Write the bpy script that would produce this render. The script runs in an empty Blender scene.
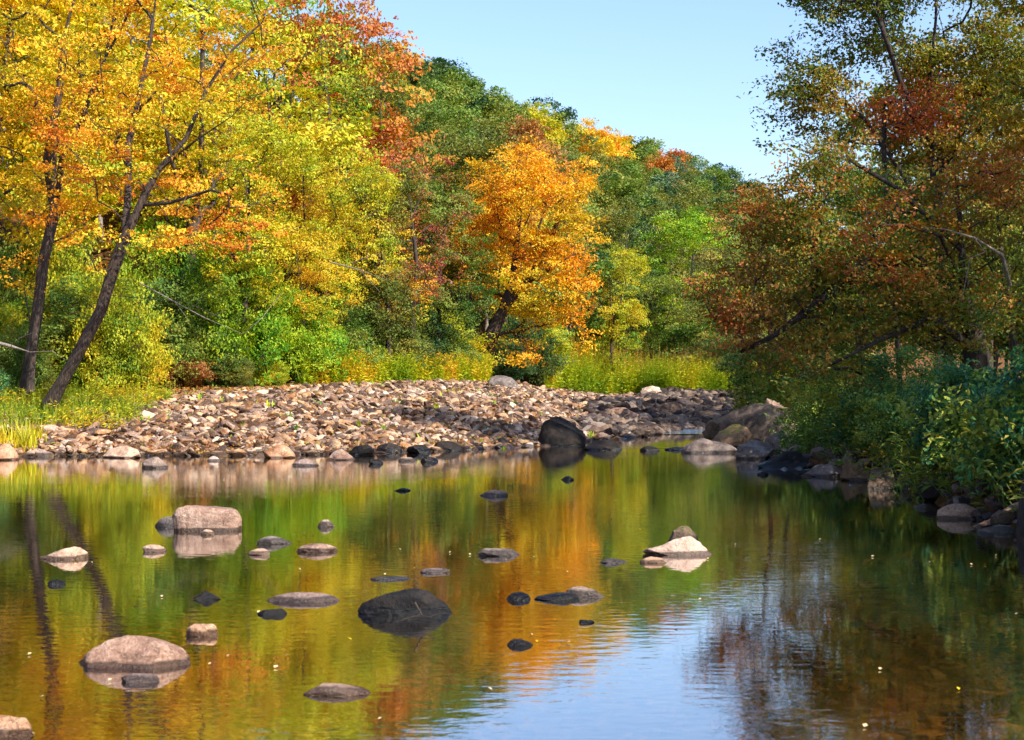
import bpy, math, random
import numpy as np
R = np.random.RandomState(7)
random.seed(7)
scene = bpy.context.scene
COL = scene.collection
FPX, CH, HY = 1500.0, 1.8, 374.0          # focal length in pixels, eye height, horizon row

def at(px, py, d):
    return np.array([(px-512)/FPX*d, d, CH+(HY-py)/FPX*d])
def xat(px, d): return (px-512)/FPX*d

# ------------------------------------------------------------------ noise
_L = R.rand(4096)
def _h(i, j, k):
    return _L[(i*73856093 ^ j*19349663 ^ k*83492791) & 4095]
def noise(P, s=1.0, oct=1):
    P = np.asarray(P, float)/s
    out = np.zeros(len(P)); a = 1.0; tot = 0
    for o in range(oct):
        Q = P*(2**o)+o*17.3
        I = np.floor(Q).astype(np.int64); f = Q-I; f = f*f*(3-2*f)
        v = 0
        for dx in (0, 1):
            for dy in (0, 1):
                for dz in (0, 1):
                    w = (f[:, 0] if dx else 1-f[:, 0])*(f[:, 1] if dy else 1-f[:, 1])*(f[:, 2] if dz else 1-f[:, 2])
                    v = v+w*_h(I[:, 0]+dx, I[:, 1]+dy, I[:, 2]+dz)
        out += a*v; tot += a; a *= .5
    return out/tot

# ------------------------------------------------------------------ terrain
def _i(x, pts): return np.interp(x, [p[0] for p in pts], [p[1] for p in pts])
def shore_y(x): return _i(x, [(-60, 30), (-30, 31), (-12, 32.6), (-4.7, 33.6), (-2, 35), (.7, 37.6), (3.0, 42), (5, 47), (7, 49), (60, 50)])
def bank_x(y): return _i(y, [(-60, 9), (0, 8), (8, 6.6), (16, 5.75), (20, 5.8), (25, 6.2), (29, 5.6), (34, 6.2), (45, 9.0), (60, 13), (80, 19), (120, 40)])
def veg_y(x): return _i(x, [(-60, 33), (-20, 36), (-12, 38.5), (-9, 42), (-5, 50), (-3, 57), (0, 64), (2.4, 78), (6, 84), (14, 86), (30, 90)])
def chan_x(y): return _i(y, [(40, 4.2), (48, 5.6), (58, 6.6), (66, 7.6), (80, 11), (120, 20)])
def chan_z(y): return _i(y, [(44, 0), (49, .10), (56, .30), (64, .46), (80, .55), (120, .7)])
def ground_z(x, y):
    x = np.asarray(x, float); y = np.asarray(y, float)
    dl = shore_y(x)-y
    A = _i(x, [(-3, 1.62), (0, 1.45), (2, .95), (5, .62), (60, .9)])
    up = A*(1-np.exp(np.minimum(dl, 0)/_i(x, [(-6, 7.), (0, 11), (4, 16)])))
    dn = -.38*(1-np.exp(-np.maximum(dl, 0)/3.5))
    zl = np.where(dl < 0, up, dn)
    w = np.exp(-((x-chan_x(y))/2.3)**2)*np.clip((y-41)/5, 0, 1)
    zl = zl-(zl-(chan_z(y)-.16))*w
    dr = x-bank_x(y)
    zr = np.where(dr > 0, -.05+.75*(1-np.exp(-np.maximum(dr, 0)/.7))+.05*np.minimum(np.maximum(dr, 0), 25), -.38*(1-np.exp(np.minimum(dr, 0)/1.2)))
    zr = np.where((dr < 0), zr-.0, zr)
    z = np.where(dl > 0, np.where(dr > 0, zr, np.maximum(zl, np.minimum(zr, zl+.2))), np.where(dr > 0, np.maximum(zl, zr*np.clip(1-(y-60)/30, 0, 1)), zl))
    s = -.894*(x+14)+.447*(y-44)
    s = np.maximum(s, 0)
    z = z+33*(1-np.exp(-(s/37)**1.4))
    q = np.stack([x.ravel(), y.ravel(), np.zeros(x.size)], 1)
    z = z+(.10*(noise(q, 1.9, 2).reshape(x.shape)-.5))+np.where(s > 0, 1, .0)*(noise(q, 14, 2).reshape(x.shape)-.5)*np.clip(s/8, 0, 2.5)
    return z
def gz(x, y): return float(ground_z(np.array([x]), np.array([y]))[0])

# ------------------------------------------------------------------ mesh / object helpers
def mesh_np(name, V, Q=None, T=None, tint=None, smooth=True, mats=(), q_mat=None):
    me = bpy.data.meshes.new(name)
    V = np.asarray(V, np.float32)
    fs = []; 
    loops = []; tot = []
    if Q is not None and len(Q): loops.append(np.asarray(Q, np.int32).ravel()); tot.append(np.full(len(Q), 4, np.int32))
    if T is not None and len(T): loops.append(np.asarray(T, np.int32).ravel()); tot.append(np.full(len(T), 3, np.int32))
    L = np.concatenate(loops); N = np.concatenate(tot)
    me.vertices.add(len(V)); me.vertices.foreach_set('co', V.ravel())
    me.loops.add(len(L)); me.loops.foreach_set('vertex_index', L)
    me.polygons.add(len(N)); st = np.zeros(len(N), np.int32); st[1:] = np.cumsum(N)[:-1]
    me.polygons.foreach_set('loop_start', st); me.polygons.foreach_set('loop_total', N)
    me.polygons.foreach_set('use_smooth', np.full(len(N), smooth))
    if tint is not None:
        a = me.attributes.new('tint', 'FLOAT', 'POINT'); a.data.foreach_set('value', np.asarray(tint, np.float32))
    for m in mats: me.materials.append(m)
    me.update(calc_edges=True)
    return me
def tag(o, label=None, cat=None, group=None, kind=None):
    if label: o['label'] = label
    if cat: o['category'] = cat
    if group: o['group'] = group
    if kind: o['kind'] = kind
    return o
def link(name, me, parent=None, loc=None, mat=None):
    o = bpy.data.objects.new(name, me); COL.objects.link(o)
    if parent is not None: o.parent = parent
    if loc is not None: o.location = loc
    if mat is not None:
        if not me.materials: me.materials.append(mat)
        o.material_slots[0].link = 'OBJECT'; o.material_slots[0].material = mat
    return o
def empty(name, loc, rz=0, sc=1):
    o = bpy.data.objects.new(name, None); COL.objects.link(o)
    o.location = loc; o.rotation_euler = (0, 0, rz)
    o.scale = (sc, sc, sc) if np.isscalar(sc) else sc
    o.empty_display_size = .3
    return o

# ------------------------------------------------------------------ materials
def lin(c):
    if isinstance(c, str): c = [int(c[i:i+2], 16)/255 for i in (0, 2, 4)]
    return tuple((v/12.92 if v <= .04045 else ((v+.055)/1.055)**2.4) for v in c)+(1,)
def new_mat(name):
    m = bpy.data.materials.new(name); m.use_nodes = True
    nt = m.node_tree; nt.nodes.clear()
    return m, nt.nodes, nt.links
def ramp(N, stops, interp='LINEAR'):
    r = N.new('ShaderNodeValToRGB'); e = r.color_ramp; e.interpolation = interp
    while len(e.elements) < len(stops): e.elements.new(.5)
    for el, (p, c) in zip(e.elements, stops): el.position = p; el.color = c if len(c) == 4 else lin(c)
    return r
def leaf_mat(name, cols, transl=.29, rnd=.14, rough=.5):
    m, N, L = new_mat(name)
    out = N.new('ShaderNodeOutputMaterial')
    at_ = N.new('ShaderNodeAttribute'); at_.attribute_name = 'tint'
    oi = N.new('ShaderNodeObjectInfo')
    a = N.new('ShaderNodeMath'); a.operation = 'MULTIPLY_ADD'; a.inputs[1].default_value = rnd; a.inputs[2].default_value = -rnd/2
    L.new(oi.outputs['Random'], a.inputs[0])
    b = N.new('ShaderNodeMath'); b.operation = 'ADD'; b.use_clamp = True
    L.new(a.outputs[0], b.inputs[0]); L.new(at_.outputs['Fac'], b.inputs[1])
    n = len(cols)
    r = ramp(N, [(i/(n-1), lin(c)) for i, c in enumerate(cols)])
    L.new(b.outputs[0], r.inputs[0])
    p = N.new('ShaderNodeBsdfPrincipled'); p.inputs['Roughness'].default_value = rough
    p.inputs['Specular IOR Level'].default_value = .22
    L.new(r.outputs[0], p.inputs['Base Color'])
    t = N.new('ShaderNodeBsdfTranslucent')
    hs = N.new('ShaderNodeHueSaturation'); hs.inputs['Saturation'].default_value = 1.1; hs.inputs['Value'].default_value = 1.15
    L.new(r.outputs[0], hs.inputs['Color']); L.new(hs.outputs[0], t.inputs['Color'])
    mx = N.new('ShaderNodeMixShader'); mx.inputs[0].default_value = transl
    L.new(p.outputs[0], mx.inputs[1]); L.new(t.outputs[0], mx.inputs[2]); L.new(mx.outputs[0], out.inputs[0])
    return m
LM = dict(
    yellow=leaf_mat('yellow_leaves', ['94a830', 'ccc02e', 'eaca2e', 'e8b02c']),
    gold=leaf_mat('golden_leaves', ['bcac2c', 'e8bc28', 'efaa24', 'e08a22']),
    orange=leaf_mat('orange_leaves', ['a0b034', 'e0cc32', 'eeb42e', 'de842c']),
    redorange=leaf_mat('red_orange_leaves', ['86983a', 'bc9a38', 'ca8038', 'b8623a']),
    red=leaf_mat('red_leaves', ['728038', '98783a', 'a85640', '90443e']),
    rust=leaf_mat('rusty_leaves', ['949040', 'b8904a', 'b07440', '9c6440']),
    lime=leaf_mat('yellow_green_leaves', ['688c2a', '9ca82c', 'c8c42e', 'dcb42e']),
    bright=leaf_mat('bright_green_leaves', ['46801e', '72a026', '98b42c', 'bcc430']),
    green=leaf_mat('green_leaves', ['385828', '5c7e32', '7c923a', 'a09c44']),
    olive=leaf_mat('olive_leaves', ['3c5426', '5e7030', '7c8036', 'a0943c']),
    dark=leaf_mat('dark_green_leaves', ['1e4024', '34542e', '4c6a36', '6c7a3a']),
    fir=leaf_mat('blue_green_needles', ['2c4c34', '446850', '5c7c54', '78905c'], .2),
    teal=leaf_mat('blue_green_shrub_leaves', ['366448', '4a8050', '6c9848', 'a8ac44'], .3),
    brown=leaf_mat('bronze_leaves', ['50702e', '7c8430', 'a87834', 'a85c32']),
    shadeolive=leaf_mat('bronze_green_leaves', ['40602c', '647a2e', '888830', 'aa8434']),
    rbrush=leaf_mat('shaded_brush_leaves', ['426030', '668838', '90a040', 'bcac48']),
)
def bark_mat(name, c1, c2, c3):
    m, N, L = new_mat(name)
    out = N.new('ShaderNodeOutputMaterial'); p = N.new('ShaderNodeBsdfPrincipled'); p.inputs['Roughness'].default_value = .85
    tc = N.new('ShaderNodeTexCoord'); mp = N.new('ShaderNodeMapping'); mp.inputs['Scale'].default_value = (14, 14, 3)
    L.new(tc.outputs['Object'], mp.inputs[0])
    n = N.new('ShaderNodeTexNoise'); n.inputs['Scale'].default_value = 2; n.inputs['Detail'].default_value = 8; n.inputs['Roughness'].default_value = .65
    L.new(mp.outputs[0], n.inputs['Vector'])
    r = ramp(N, [(.3, lin(c1)), (.52, lin(c2)), (.72, lin(c3))]); L.new(n.outputs[0], r.inputs[0]); L.new(r.outputs[0], p.inputs['Base Color'])
    b = N.new('ShaderNodeBump'); b.inputs['Strength'].default_value = .8; b.inputs['Distance'].default_value = .04
    L.new(n.outputs[0], b.inputs['Height']); L.new(b.outputs[0], p.inputs['Normal']); L.new(p.outputs[0], out.inputs[0])
    return m
BARK = bark_mat('dark_bark', '1e1714', '3e312a', '6e5a4a')
BARKG = bark_mat('grey_bark', '5a5048', '8c8076', 'b4a89c')
BARKD = bark_mat('blackish_bark', '181412', '30261f', '54473a')

def rock_mat(name, c1, c2, c3, wet=.035, wetv=.22, moss=None, dark=None, spec=.4):
    m, N, L = new_mat(name)
    out = N.new('ShaderNodeOutputMaterial'); p = N.new('ShaderNodeBsdfPrincipled'); p.inputs['Specular IOR Level'].default_value = spec
    g = N.new('ShaderNodeNewGeometry'); oi = N.new('ShaderNodeObjectInfo')
    ad = N.new('ShaderNodeVectorMath'); ad.operation = 'MULTIPLY_ADD'; ad.inputs[1].default_value = (9, 9, 9)
    L.new(oi.outputs['Random'], ad.inputs[0]); L.new(g.outputs['Position'], ad.inputs[2])
    n = N.new('ShaderNodeTexNoise'); n.inputs['Scale'].default_value = 3.2; n.inputs['Detail'].default_value = 12; n.inputs['Roughness'].default_value = .66
    L.new(ad.outputs[0], n.inputs['Vector'])
    n2 = N.new('ShaderNodeTexNoise'); n2.inputs['Scale'].default_value = 42; n2.inputs['Detail'].default_value = 5; n2.inputs['Roughness'].default_value = .7
    L.new(ad.outputs[0], n2.inputs['Vector'])
    mx0 = N.new('ShaderNodeMath'); mx0.operation = 'MULTIPLY_ADD'; mx0.inputs[1].default_value = .35; L.new(n2.outputs[0], mx0.inputs[0])
    mm = N.new('ShaderNodeMath'); mm.operation = 'MULTIPLY'; mm.inputs[1].default_value = .65; L.new(n.outputs[0], mm.inputs[0]); L.new(mm.outputs[0], mx0.inputs[2])
    at_ = N.new('ShaderNodeAttribute'); at_.attribute_name = 'tint'
    mt = N.new('ShaderNodeMath'); mt.operation = 'MULTIPLY_ADD'; mt.inputs[1].default_value = .35; L.new(at_.outputs['Fac'], mt.inputs[0]); L.new(mx0.outputs[0], mt.inputs[2])
    mo = N.new('ShaderNodeMath'); mo.operation = 'MULTIPLY_ADD'; mo.inputs[1].default_value = .12; L.new(oi.outputs['Random'], mo.inputs[0]); L.new(mt.outputs[0], mo.inputs[2])
    r = ramp(N, [(.42, lin(c1)), (.56, lin(c2)), (.72, lin(c3))]); L.new(mo.outputs[0], r.inputs[0])
    col = r.outputs[0]
    if moss:
        nx = N.new('ShaderNodeSeparateXYZ'); L.new(g.outputs['Normal'], nx.inputs[0])
        a = N.new('ShaderNodeMath'); a.operation = 'ADD'; L.new(nx.outputs['Z'], a.inputs[0]); L.new(n.outputs[0], a.inputs[1])
        rr = ramp(N, [(.0, (0, 0, 0, 1)), (1, (1, 1, 1, 1))]); mr = N.new('ShaderNodeMapRange'); mr.inputs[1].default_value = 1.3; mr.inputs[2].default_value = 1.5
        L.new(a.outputs[0], mr.inputs[0])
        mi = N.new('ShaderNodeMix'); mi.data_type = 'RGBA'; L.new(mr.outputs[0], mi.inputs[0]); L.new(col, mi.inputs[6]); mi.inputs[7].default_value = lin(moss)
        col = mi.outputs[2]
    # wet, algae-dark band just above the waterline
    sx = N.new('ShaderNodeSeparateXYZ'); L.new(g.outputs['Position'], sx.inputs[0])
    wz = N.new('ShaderNodeMath'); wz.operation = 'MULTIPLY_ADD'; wz.inputs[1].default_value = -wet*2.2; L.new(n.outputs[0], wz.inputs[0]); L.new(sx.outputs['Z'], wz.inputs[2])
    mr = N.new('ShaderNodeMapRange'); mr.inputs[1].default_value = -wet*1.1+wet*.9; mr.inputs[2].default_value = -wet*1.1+wet*1.3; mr.inputs[3].default_value = 1; mr.inputs[4].default_value = 0
    L.new(wz.outputs[0], mr.inputs[0])
    fr = N.new('ShaderNodeMath'); fr.operation = 'FRACT'; f1 = N.new('ShaderNodeMath'); f1.operation = 'MULTIPLY_ADD'; f1.inputs[1].default_value = 7.3
    L.new(at_.outputs['Fac'], f1.inputs[0]); L.new(oi.outputs['Random'], f1.inputs[2]); L.new(f1.outputs[0], fr.inputs[0])
    sm = N.new('ShaderNodeMapRange'); sm.inputs[3].default_value = .7; sm.inputs[4].default_value = 1.3; L.new(fr.outputs[0], sm.inputs[0])
    h0 = N.new('ShaderNodeHueSaturation'); L.new(sm.outputs[0], h0.inputs['Saturation']); L.new(col, h0.inputs['Color'])
    n3 = N.new('ShaderNodeTexNoise'); n3.inputs['Scale'].default_value = 7; n3.inputs['Detail'].default_value = 4; L.new(ad.outputs[0], n3.inputs['Vector'])
    lr = N.new('ShaderNodeMapRange'); lr.inputs[1].default_value = .60; lr.inputs[2].default_value = .66; lr.inputs[4].default_value = .45; L.new(n3.outputs[0], lr.inputs[0])
    lm = N.new('ShaderNodeMix'); lm.data_type = 'RGBA'; L.new(lr.outputs[0], lm.inputs[0]); L.new(h0.outputs[0], lm.inputs[6]); lm.inputs[7].default_value = lin(c3)
    vc = N.new('ShaderNodeTexVoronoi'); vc.feature = 'DISTANCE_TO_EDGE'; vc.inputs['Scale'].default_value = 2.1
    wv = N.new('ShaderNodeVectorMath'); wv.operation = 'MULTIPLY_ADD'; wv.inputs[1].default_value = (.7, .7, .7); L.new(n.outputs['Color'], wv.inputs[0]); L.new(ad.outputs[0], wv.inputs[2]); L.new(wv.outputs[0], vc.inputs['Vector'])
    cr = N.new('ShaderNodeMapRange'); cr.inputs[2].default_value = .018; cr.inputs[3].default_value = .75; cr.inputs[4].default_value = 0; L.new(vc.outputs['Distance'], cr.inputs[0])
    cm = N.new('ShaderNodeMix'); cm.data_type = 'RGBA'; L.new(cr.outputs[0], cm.inputs[0]); L.new(lm.outputs[2], cm.inputs[6]); cm.inputs[7].default_value = tuple(v*.35 for v in lin(c1)[:3])+(1,)
    col = cm.outputs[2]
    hs = N.new('ShaderNodeHueSaturation'); hs.inputs['Value'].default_value = wetv; hs.inputs['Saturation'].default_value = 1.15; L.new(col, hs.inputs['Color'])
    mi = N.new('ShaderNodeMix'); mi.data_type = 'RGBA'; L.new(mr.outputs[0], mi.inputs[0]); L.new(col, mi.inputs[6]); L.new(hs.outputs[0], mi.inputs[7])
    L.new(mi.outputs[2], p.inputs['Base Color'])
    ro = N.new('ShaderNodeMapRange'); ro.inputs[3].default_value = .8; ro.inputs[4].default_value = .25; L.new(mr.outputs[0], ro.inputs[0]); L.new(ro.outputs[0], p.inputs['Roughness'])
    b = N.new('ShaderNodeBump'); b.inputs['Strength'].default_value = .9; b.inputs['Distance'].default_value = .05
    L.new(mx0.outputs[0], b.inputs['Height']); L.new(b.outputs[0], p.inputs['Normal']); L.new(p.outputs[0], out.inputs[0])
    return m
RM = dict(
    pink=rock_mat('pinkish_brown_stone', '5a4032', '9c7862', 'd0b098'),
    pale=rock_mat('pale_sandstone', '8c6e5c', 'c4a48e', 'e2cab4', .035),
    grey=rock_mat('grey_brown_stone', '463a34', '7e6e64', 'b8a698', .05),
    dark=rock_mat('dark_wet_stone', '0c0a0a', '1e1917', '5c5044', .10, spec=.3),
    black=rock_mat('black_wet_stone', '080707', '121010', '342c26', .05, spec=.3),
    moss=rock_mat('mossy_brown_stone', '3c3026', '6e5844', 'a08468', .05, moss='6c6a1c'),
    bar=rock_mat('gravel_bar_stone', '4c3628', '927058', 'd0b294', .07),
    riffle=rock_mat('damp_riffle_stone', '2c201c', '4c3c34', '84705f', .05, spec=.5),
)

# ------------------------------------------------------------------ rocks
def ico(sub):
    t = (1+5**.5)/2
    V = [(-1, t, 0), (1, t, 0), (-1, -t, 0), (1, -t, 0), (0, -1, t), (0, 1, t), (0, -1, -t), (0, 1, -t), (t, 0, -1), (t, 0, 1), (-t, 0, -1), (-t, 0, 1)]
    F = [(0, 11, 5), (0, 5, 1), (0, 1, 7), (0, 7, 10), (0, 10, 11), (1, 5, 9), (5, 11, 4), (11, 10, 2), (10, 7, 6), (7, 1, 8), (3, 9, 4), (3, 4, 2), (3, 2, 6), (3, 6, 8), (3, 8, 9), (4, 9, 5), (2, 4, 11), (6, 2, 10), (8, 6, 7), (9, 8, 1)]
    V = [np.array(v, float)/np.linalg.norm(v) for v in V]
    for _ in range(sub):
        c = {}; G = []
        def mid(a, b):
            k = (min(a, b), max(a, b))
            if k not in c:
                v = V[a]+V[b]; V.append(v/np.linalg.norm(v)); c[k] = len(V)-1
            return c[k]
        for a, b, d in F:
            x, y, z = mid(a, b), mid(b, d), mid(d, a)
            G += [(a, x, z), (b, y, x), (d, z, y), (x, y, z)]
        F = G
    return np.array(V), np.array(F)
ICO = {k: ico(k) for k in (1, 2, 4, 5)}
def rock_verts(seed, sub=4, facets=9, rough=.1, cut=(.62, .9)):
    r = np.random.RandomState(seed); V, F = ICO[sub]; V = V.copy()
    for _ in range(facets):
        n = r.normal(size=3); n /= np.linalg.norm(n); d = r.uniform(*cut)
        k = np.maximum(V@n-d, 0); V -= np.outer(k*.93, n)
    nn = V/np.linalg.norm(V, axis=1)[:, None]
    V += nn*((noise(V+seed*3.1, .7, 3)-.5)*rough*1.6)[:, None]
    if sub >= 4: V += nn*((noise(V+seed*5.7, .16, 2)-.5)*rough*.35)[:, None]
    m = V.max(0); mi = V.min(0)
    return (V-(m+mi)/2)/((m-mi)/2), F
def rock(label, px0, px1, top, wl, mat, seed, facets=9, rough=.1, depth=.7, yaw=0, d=None, cat='rock', name='boulder', base=None, group=None, sub=5, box=0, tilt=0, cut=(.62, .9), under=.4, zp=1.15):
    facets += 3; rough += .07
    """a rock whose waterline stands at row wl, between columns px0 and px1, top at row `top`"""
    if d is None: d = (CH-(base or 0))*FPX/max(wl-HY, 1)
    w = (px1-px0)/FPX*d/2; h = max((wl-top)/FPX*d, .02)
    dep = w*depth
    V, F = rock_verts(seed, sub, facets, rough, cut)
    if box:
        V = np.sign(V)*np.abs(V)**(1-box); V += (noise(V+seed, .5, 3)-.5)[:, None]*.12*V
    up = V[:, 2] > 0
    V[:, 0] *= w; V[:, 1] *= dep
    V[:, 2] = np.where(up, np.abs(V[:, 2])**zp*h, V[:, 2]*under)
    if tilt: V[:, 2] += np.where(up, 1, .0)*V[:, 0]*tilt*h/w*np.clip(V[:, 2]/h, 0, 1)
    c, s = math.cos(yaw), math.sin(yaw)
    z0 = gz(xat((px0+px1)/2, d+dep), d+dep) if base is not None else 0
    if base is not None: z0 = base
    me = mesh_np('boulder_mesh', V, T=F, mats=[RM[mat]])
    o = link(name, me, loc=(xat((px0+px1)/2, d), d+dep*.6, z0))
    o.rotation_euler = (0, 0, yaw)
    return tag(o, label, cat, group)

W = 'still river water'
rock('large rounded pinkish boulder with a dark wet side, biggest rock in the near left water', 70, 188, 639, 667, 'pink', 3, 6, .06, .6, cut=(.75, .95), zp=1.45)
rock('small dark stone just in front of the large near left boulder', 119, 160, 669, 677, 'pink', 14, 8, .1, .5, d=8.75)
rock('small rounded stone with a dark underside, right of and behind the big left boulder', 185, 217, 625, 636, 'pink', 21, 7, .08, .7)
rock('rounded pale stone cut off by the lower left corner of the water', -18, 30, 717, 737, 'pink', 29, 7, .08, .6)
rock('low flat pink stone with pointed ends in the lower water, below the dark boulder', 303, 371, 686, 695, 'pink', 33, 7, .08, .5, tilt=-.3)
rock('flat topped rectangular pink block standing in the left water', 173, 239, 507, 531, 'pink', 41, 6, .16, .5, cut=(.7, .9), box=.6, tilt=-.12, zp=1)
rock('small dark stone touching the left end of the rectangular pink block', 154, 178, 518, 528, 'grey', 44, 6, .08, .8, d=26.0*.68)
rock('tiny pale stone in front of the rectangular pink block', 200, 214, 527, 532, 'pale', 45, 6, .08, .8, d=16.8)
rock('pale flat stone near the left edge of the water, left of the rectangular block', 37, 84, 549, 559, 'pale', 51, 7, .08, .6, tilt=.4)
rock('tiny dark stone with a pale tip below the pale flat stone at left', 46, 64, 580, 585, 'dark', 52, 7, .08, .8)
rock('tiny pale stone between the rectangular block and the pale flat stone', 141, 165, 545, 552, 'pale', 53, 7, .08, .6)
rock('dark humped stone, hindmost of a trio right of the rectangular block', 256, 292, 537, 544, 'grey', 57, 8, .12, .6, tilt=-.4)
rock('small round pale stone, front left of a trio right of the rectangular block', 247, 270, 549, 555, 'pale', 58, 7, .08, .7)
rock('oval stone with a dark wet front, right one of the trio by the block', 294, 337, 544, 552, 'pink', 59, 6, .06, .6)
rock('small jagged black stone in the middle of the left water', 187, 221, 591, 600, 'dark', 61, 9, .16, .8, cut=(.45, .8))
rock('long smooth flat oval stone, pinkish, left of the dark boulder', 265, 339, 594, 602, 'pink', 67, 4, .03, .45, cut=(.8, .95))
rock('small black stone just below the long flat oval stone', 255, 286, 609, 615, 'black', 68, 8, .1, .7)
BK = rock('big rounded black wet boulder in the middle of the water', 357, 452, 590, 614, 'black', 73, 7, .06, .5, zp=1.4, tilt=.1)
rock('small dark round stone right of the big black boulder', 506, 531, 593, 600, 'dark', 77, 7, .1, .8)
rock('low dark brown stone pointing left, below the orange reflection', 534, 580, 594, 600, 'dark', 79, 7, .1, .6, tilt=.5)
rock('low dark stone behind and right of the stone that points left', 566, 606, 588, 597, 'grey', 80, 7, .1, .5, tilt=-.3)
rock('low dark stone with a pale rim in the orange reflection', 477, 521, 549, 556, 'grey', 83, 8, .1, .5)
rock('small dark stone in the upper middle of the orange reflection', 478, 509, 490, 496, 'grey', 86, 8, .1, .6)
rock('tiny black stone high in the orange reflection', 561, 574, 476, 480, 'black', 87, 7, .1, .7)
rock('pale pink pyramid shaped rock standing right of the middle of the water', 643, 719, 538, 555, 'pale', 91, 9, .1, .6, tilt=.3, cut=(.4, .75))
rock('small brown stone leaning on the back of the pale pyramid shaped rock', 668, 700, 533, 550, 'moss', 92, 9, .1, .7, d=15.9)
rock('low pale stone between the flat strip of stones and the pyramid shaped rock', 640, 667, 557, 563, 'pale', 93, 7, .1, .5)
rock('thin low grey stone left of the pale pyramid shaped rock', 598, 628, 559, 563, 'grey', 94, 7, .1, .5)
rock('small dark stone poking out of the sky reflection', 507, 533, 640, 646, 'dark', 95, 7, .1, .7)
rock('tiny black stone at the upper edge of the sky reflection', 578, 595, 620, 623, 'black', 96, 7, .1, .6)
rock('tiny stone, half pale half dark, alone above the trio by the block', 317, 334, 520, 527, 'grey', 97, 7, .1, .6)
rock('thin pale flat stone in the water above the black boulder', 420, 450, 569, 573, 'pale', 98, 7, .1, .5)
rock('very thin dark stone barely breaking the water above the black boulder', 370, 410, 577, 580, 'grey', 99, 7, .1, .4)
rock('thin black stone breaking the water in the middle, below the waterline stones', 393, 411, 488, 491, 'black', 100, 7, .1, .5)
rock('dark stone with a sunlit top off the left part of the gravel shore', 140, 168, 457, 468, 'grey', 101, 9, .1, .7)
rock('low twin humped pale stone off the middle of the gravel shore', 291, 318, 459, 466, 'pink', 102, 9, .16, .6)
rock('small orange brown stone off the gravel shore at left', 206, 219, 456, 461, 'pale', 103, 7, .1, .7)
rock('small dark stone off the gravel shore, left of a pair of low stones', 368, 383, 459, 464, 'dark', 104, 7, .1, .7)
rock('low flat stone with pale top, left one of a pair off the gravel shore', 397, 416, 457, 461, 'grey', 105, 7, .1, .7)
rock('small black stone, right one of a pair off the gravel shore', 420, 438, 456, 462, 'dark', 106, 7, .1, .7)
rock('tiny black stone low in the water left of the black boulder by the shore', 494, 512, 437, 447, 'dark', 107, 7, .1, .7)
rock('big angular black boulder with a few sunlit edges at the end of the gravel bar', 538, 587, 418, 446, 'black', 173, 6, .10, .7, cut=(.6, .9), zp=1.05, tilt=-.25)
rock('low black boulder in the water right of the angular black boulder', 584, 623, 440, 450, 'black', 112, 7, .08, .6, zp=1)
rock('small black stone with a stick lying on it near the far shore', 640, 660, 446, 451, 'black', 113, 9, .1, .6)
rock('dark pointed low boulder at the mouth of the riffle', 641, 686, 416, 427, 'dark', 114, 9, .12, .6, cut=(.45, .8))
rock('thin black stone in the water left of the bank boulders', 664, 690, 447, 450, 'black', 115, 7, .1, .6, under=.3)
rock('tiny dark stone in the shaded water below the bank slabs', 757, 769, 471, 475, 'dark', 116, 7, .1, .6)
# bank boulders on the right
rock('huge brown boulder with a sunlit rough right end on the shaded bank', 706, 796, 396, 432, 'moss', 131, 9, .14, .6, d=41, tilt=.25, box=.25, cut=(.5, .85), under=.7, name='boulder')
rock('crumbling pale boulder with a rough face behind the huge brown boulder', 752, 806, 400, 437, 'pink', 122, 14, .25, .7, d=44, cut=(.45, .8), under=.7)
rock('mossy topped brown boulder in front of the huge bank boulder', 712, 762, 421, 444, 'moss', 123, 10, .12, .7, d=36.5, tilt=.3, cut=(.5, .85), under=.6)
rock('low wide dark slab at the tip of the right bank rocks', 682, 738, 438, 453, 'grey', 124, 9, .08, .6, tilt=.1)
for i, (a, b, t, w, m, lb) in enumerate([
    (735, 775, 441, 459, 'grey', 'thin grey slab lying below the mossy topped boulder'),
    (765, 800, 430, 452, 'grey', 'grey slab leaning behind the thin slabs on the right bank'),
    (758, 812, 452, 468, 'dark', 'dark low slab in shade left of the blue grey slab'),
    (812, 858, 449, 465, 'grey', 'flat blue grey slab at the water on the shaded right bank'),
    (800, 846, 465, 477, 'grey', 'low rounded slab with a wet top below the blue grey slab'),
    (842, 880, 462, 481, 'moss', 'brown rock under the leaves at the end of the bank slabs'),
    (795, 822, 443, 459, 'moss', 'brown stone wedged behind the blue grey slab'),
    (866, 902, 468, 489, 'moss', 'brown rock half hidden under the shaded shrubs')]):
    rock(lb, a, b, t, w, m, 130+i, 10, .1, .7, tilt=.1*(-1)**i, cut=(.5, .85))
rock('smooth grey boulder at the foot of the shaded right bank', 937, 986, 504, 519, 'pink', 141, 6, .05, .6, tilt=.15)
rock('grey wedge shaped rock beside the dark trunk at the right edge', 976, 1030, 508, 527, 'pink', 142, 9, .07, .6, tilt=.4, cut=(.5, .85))
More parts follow.
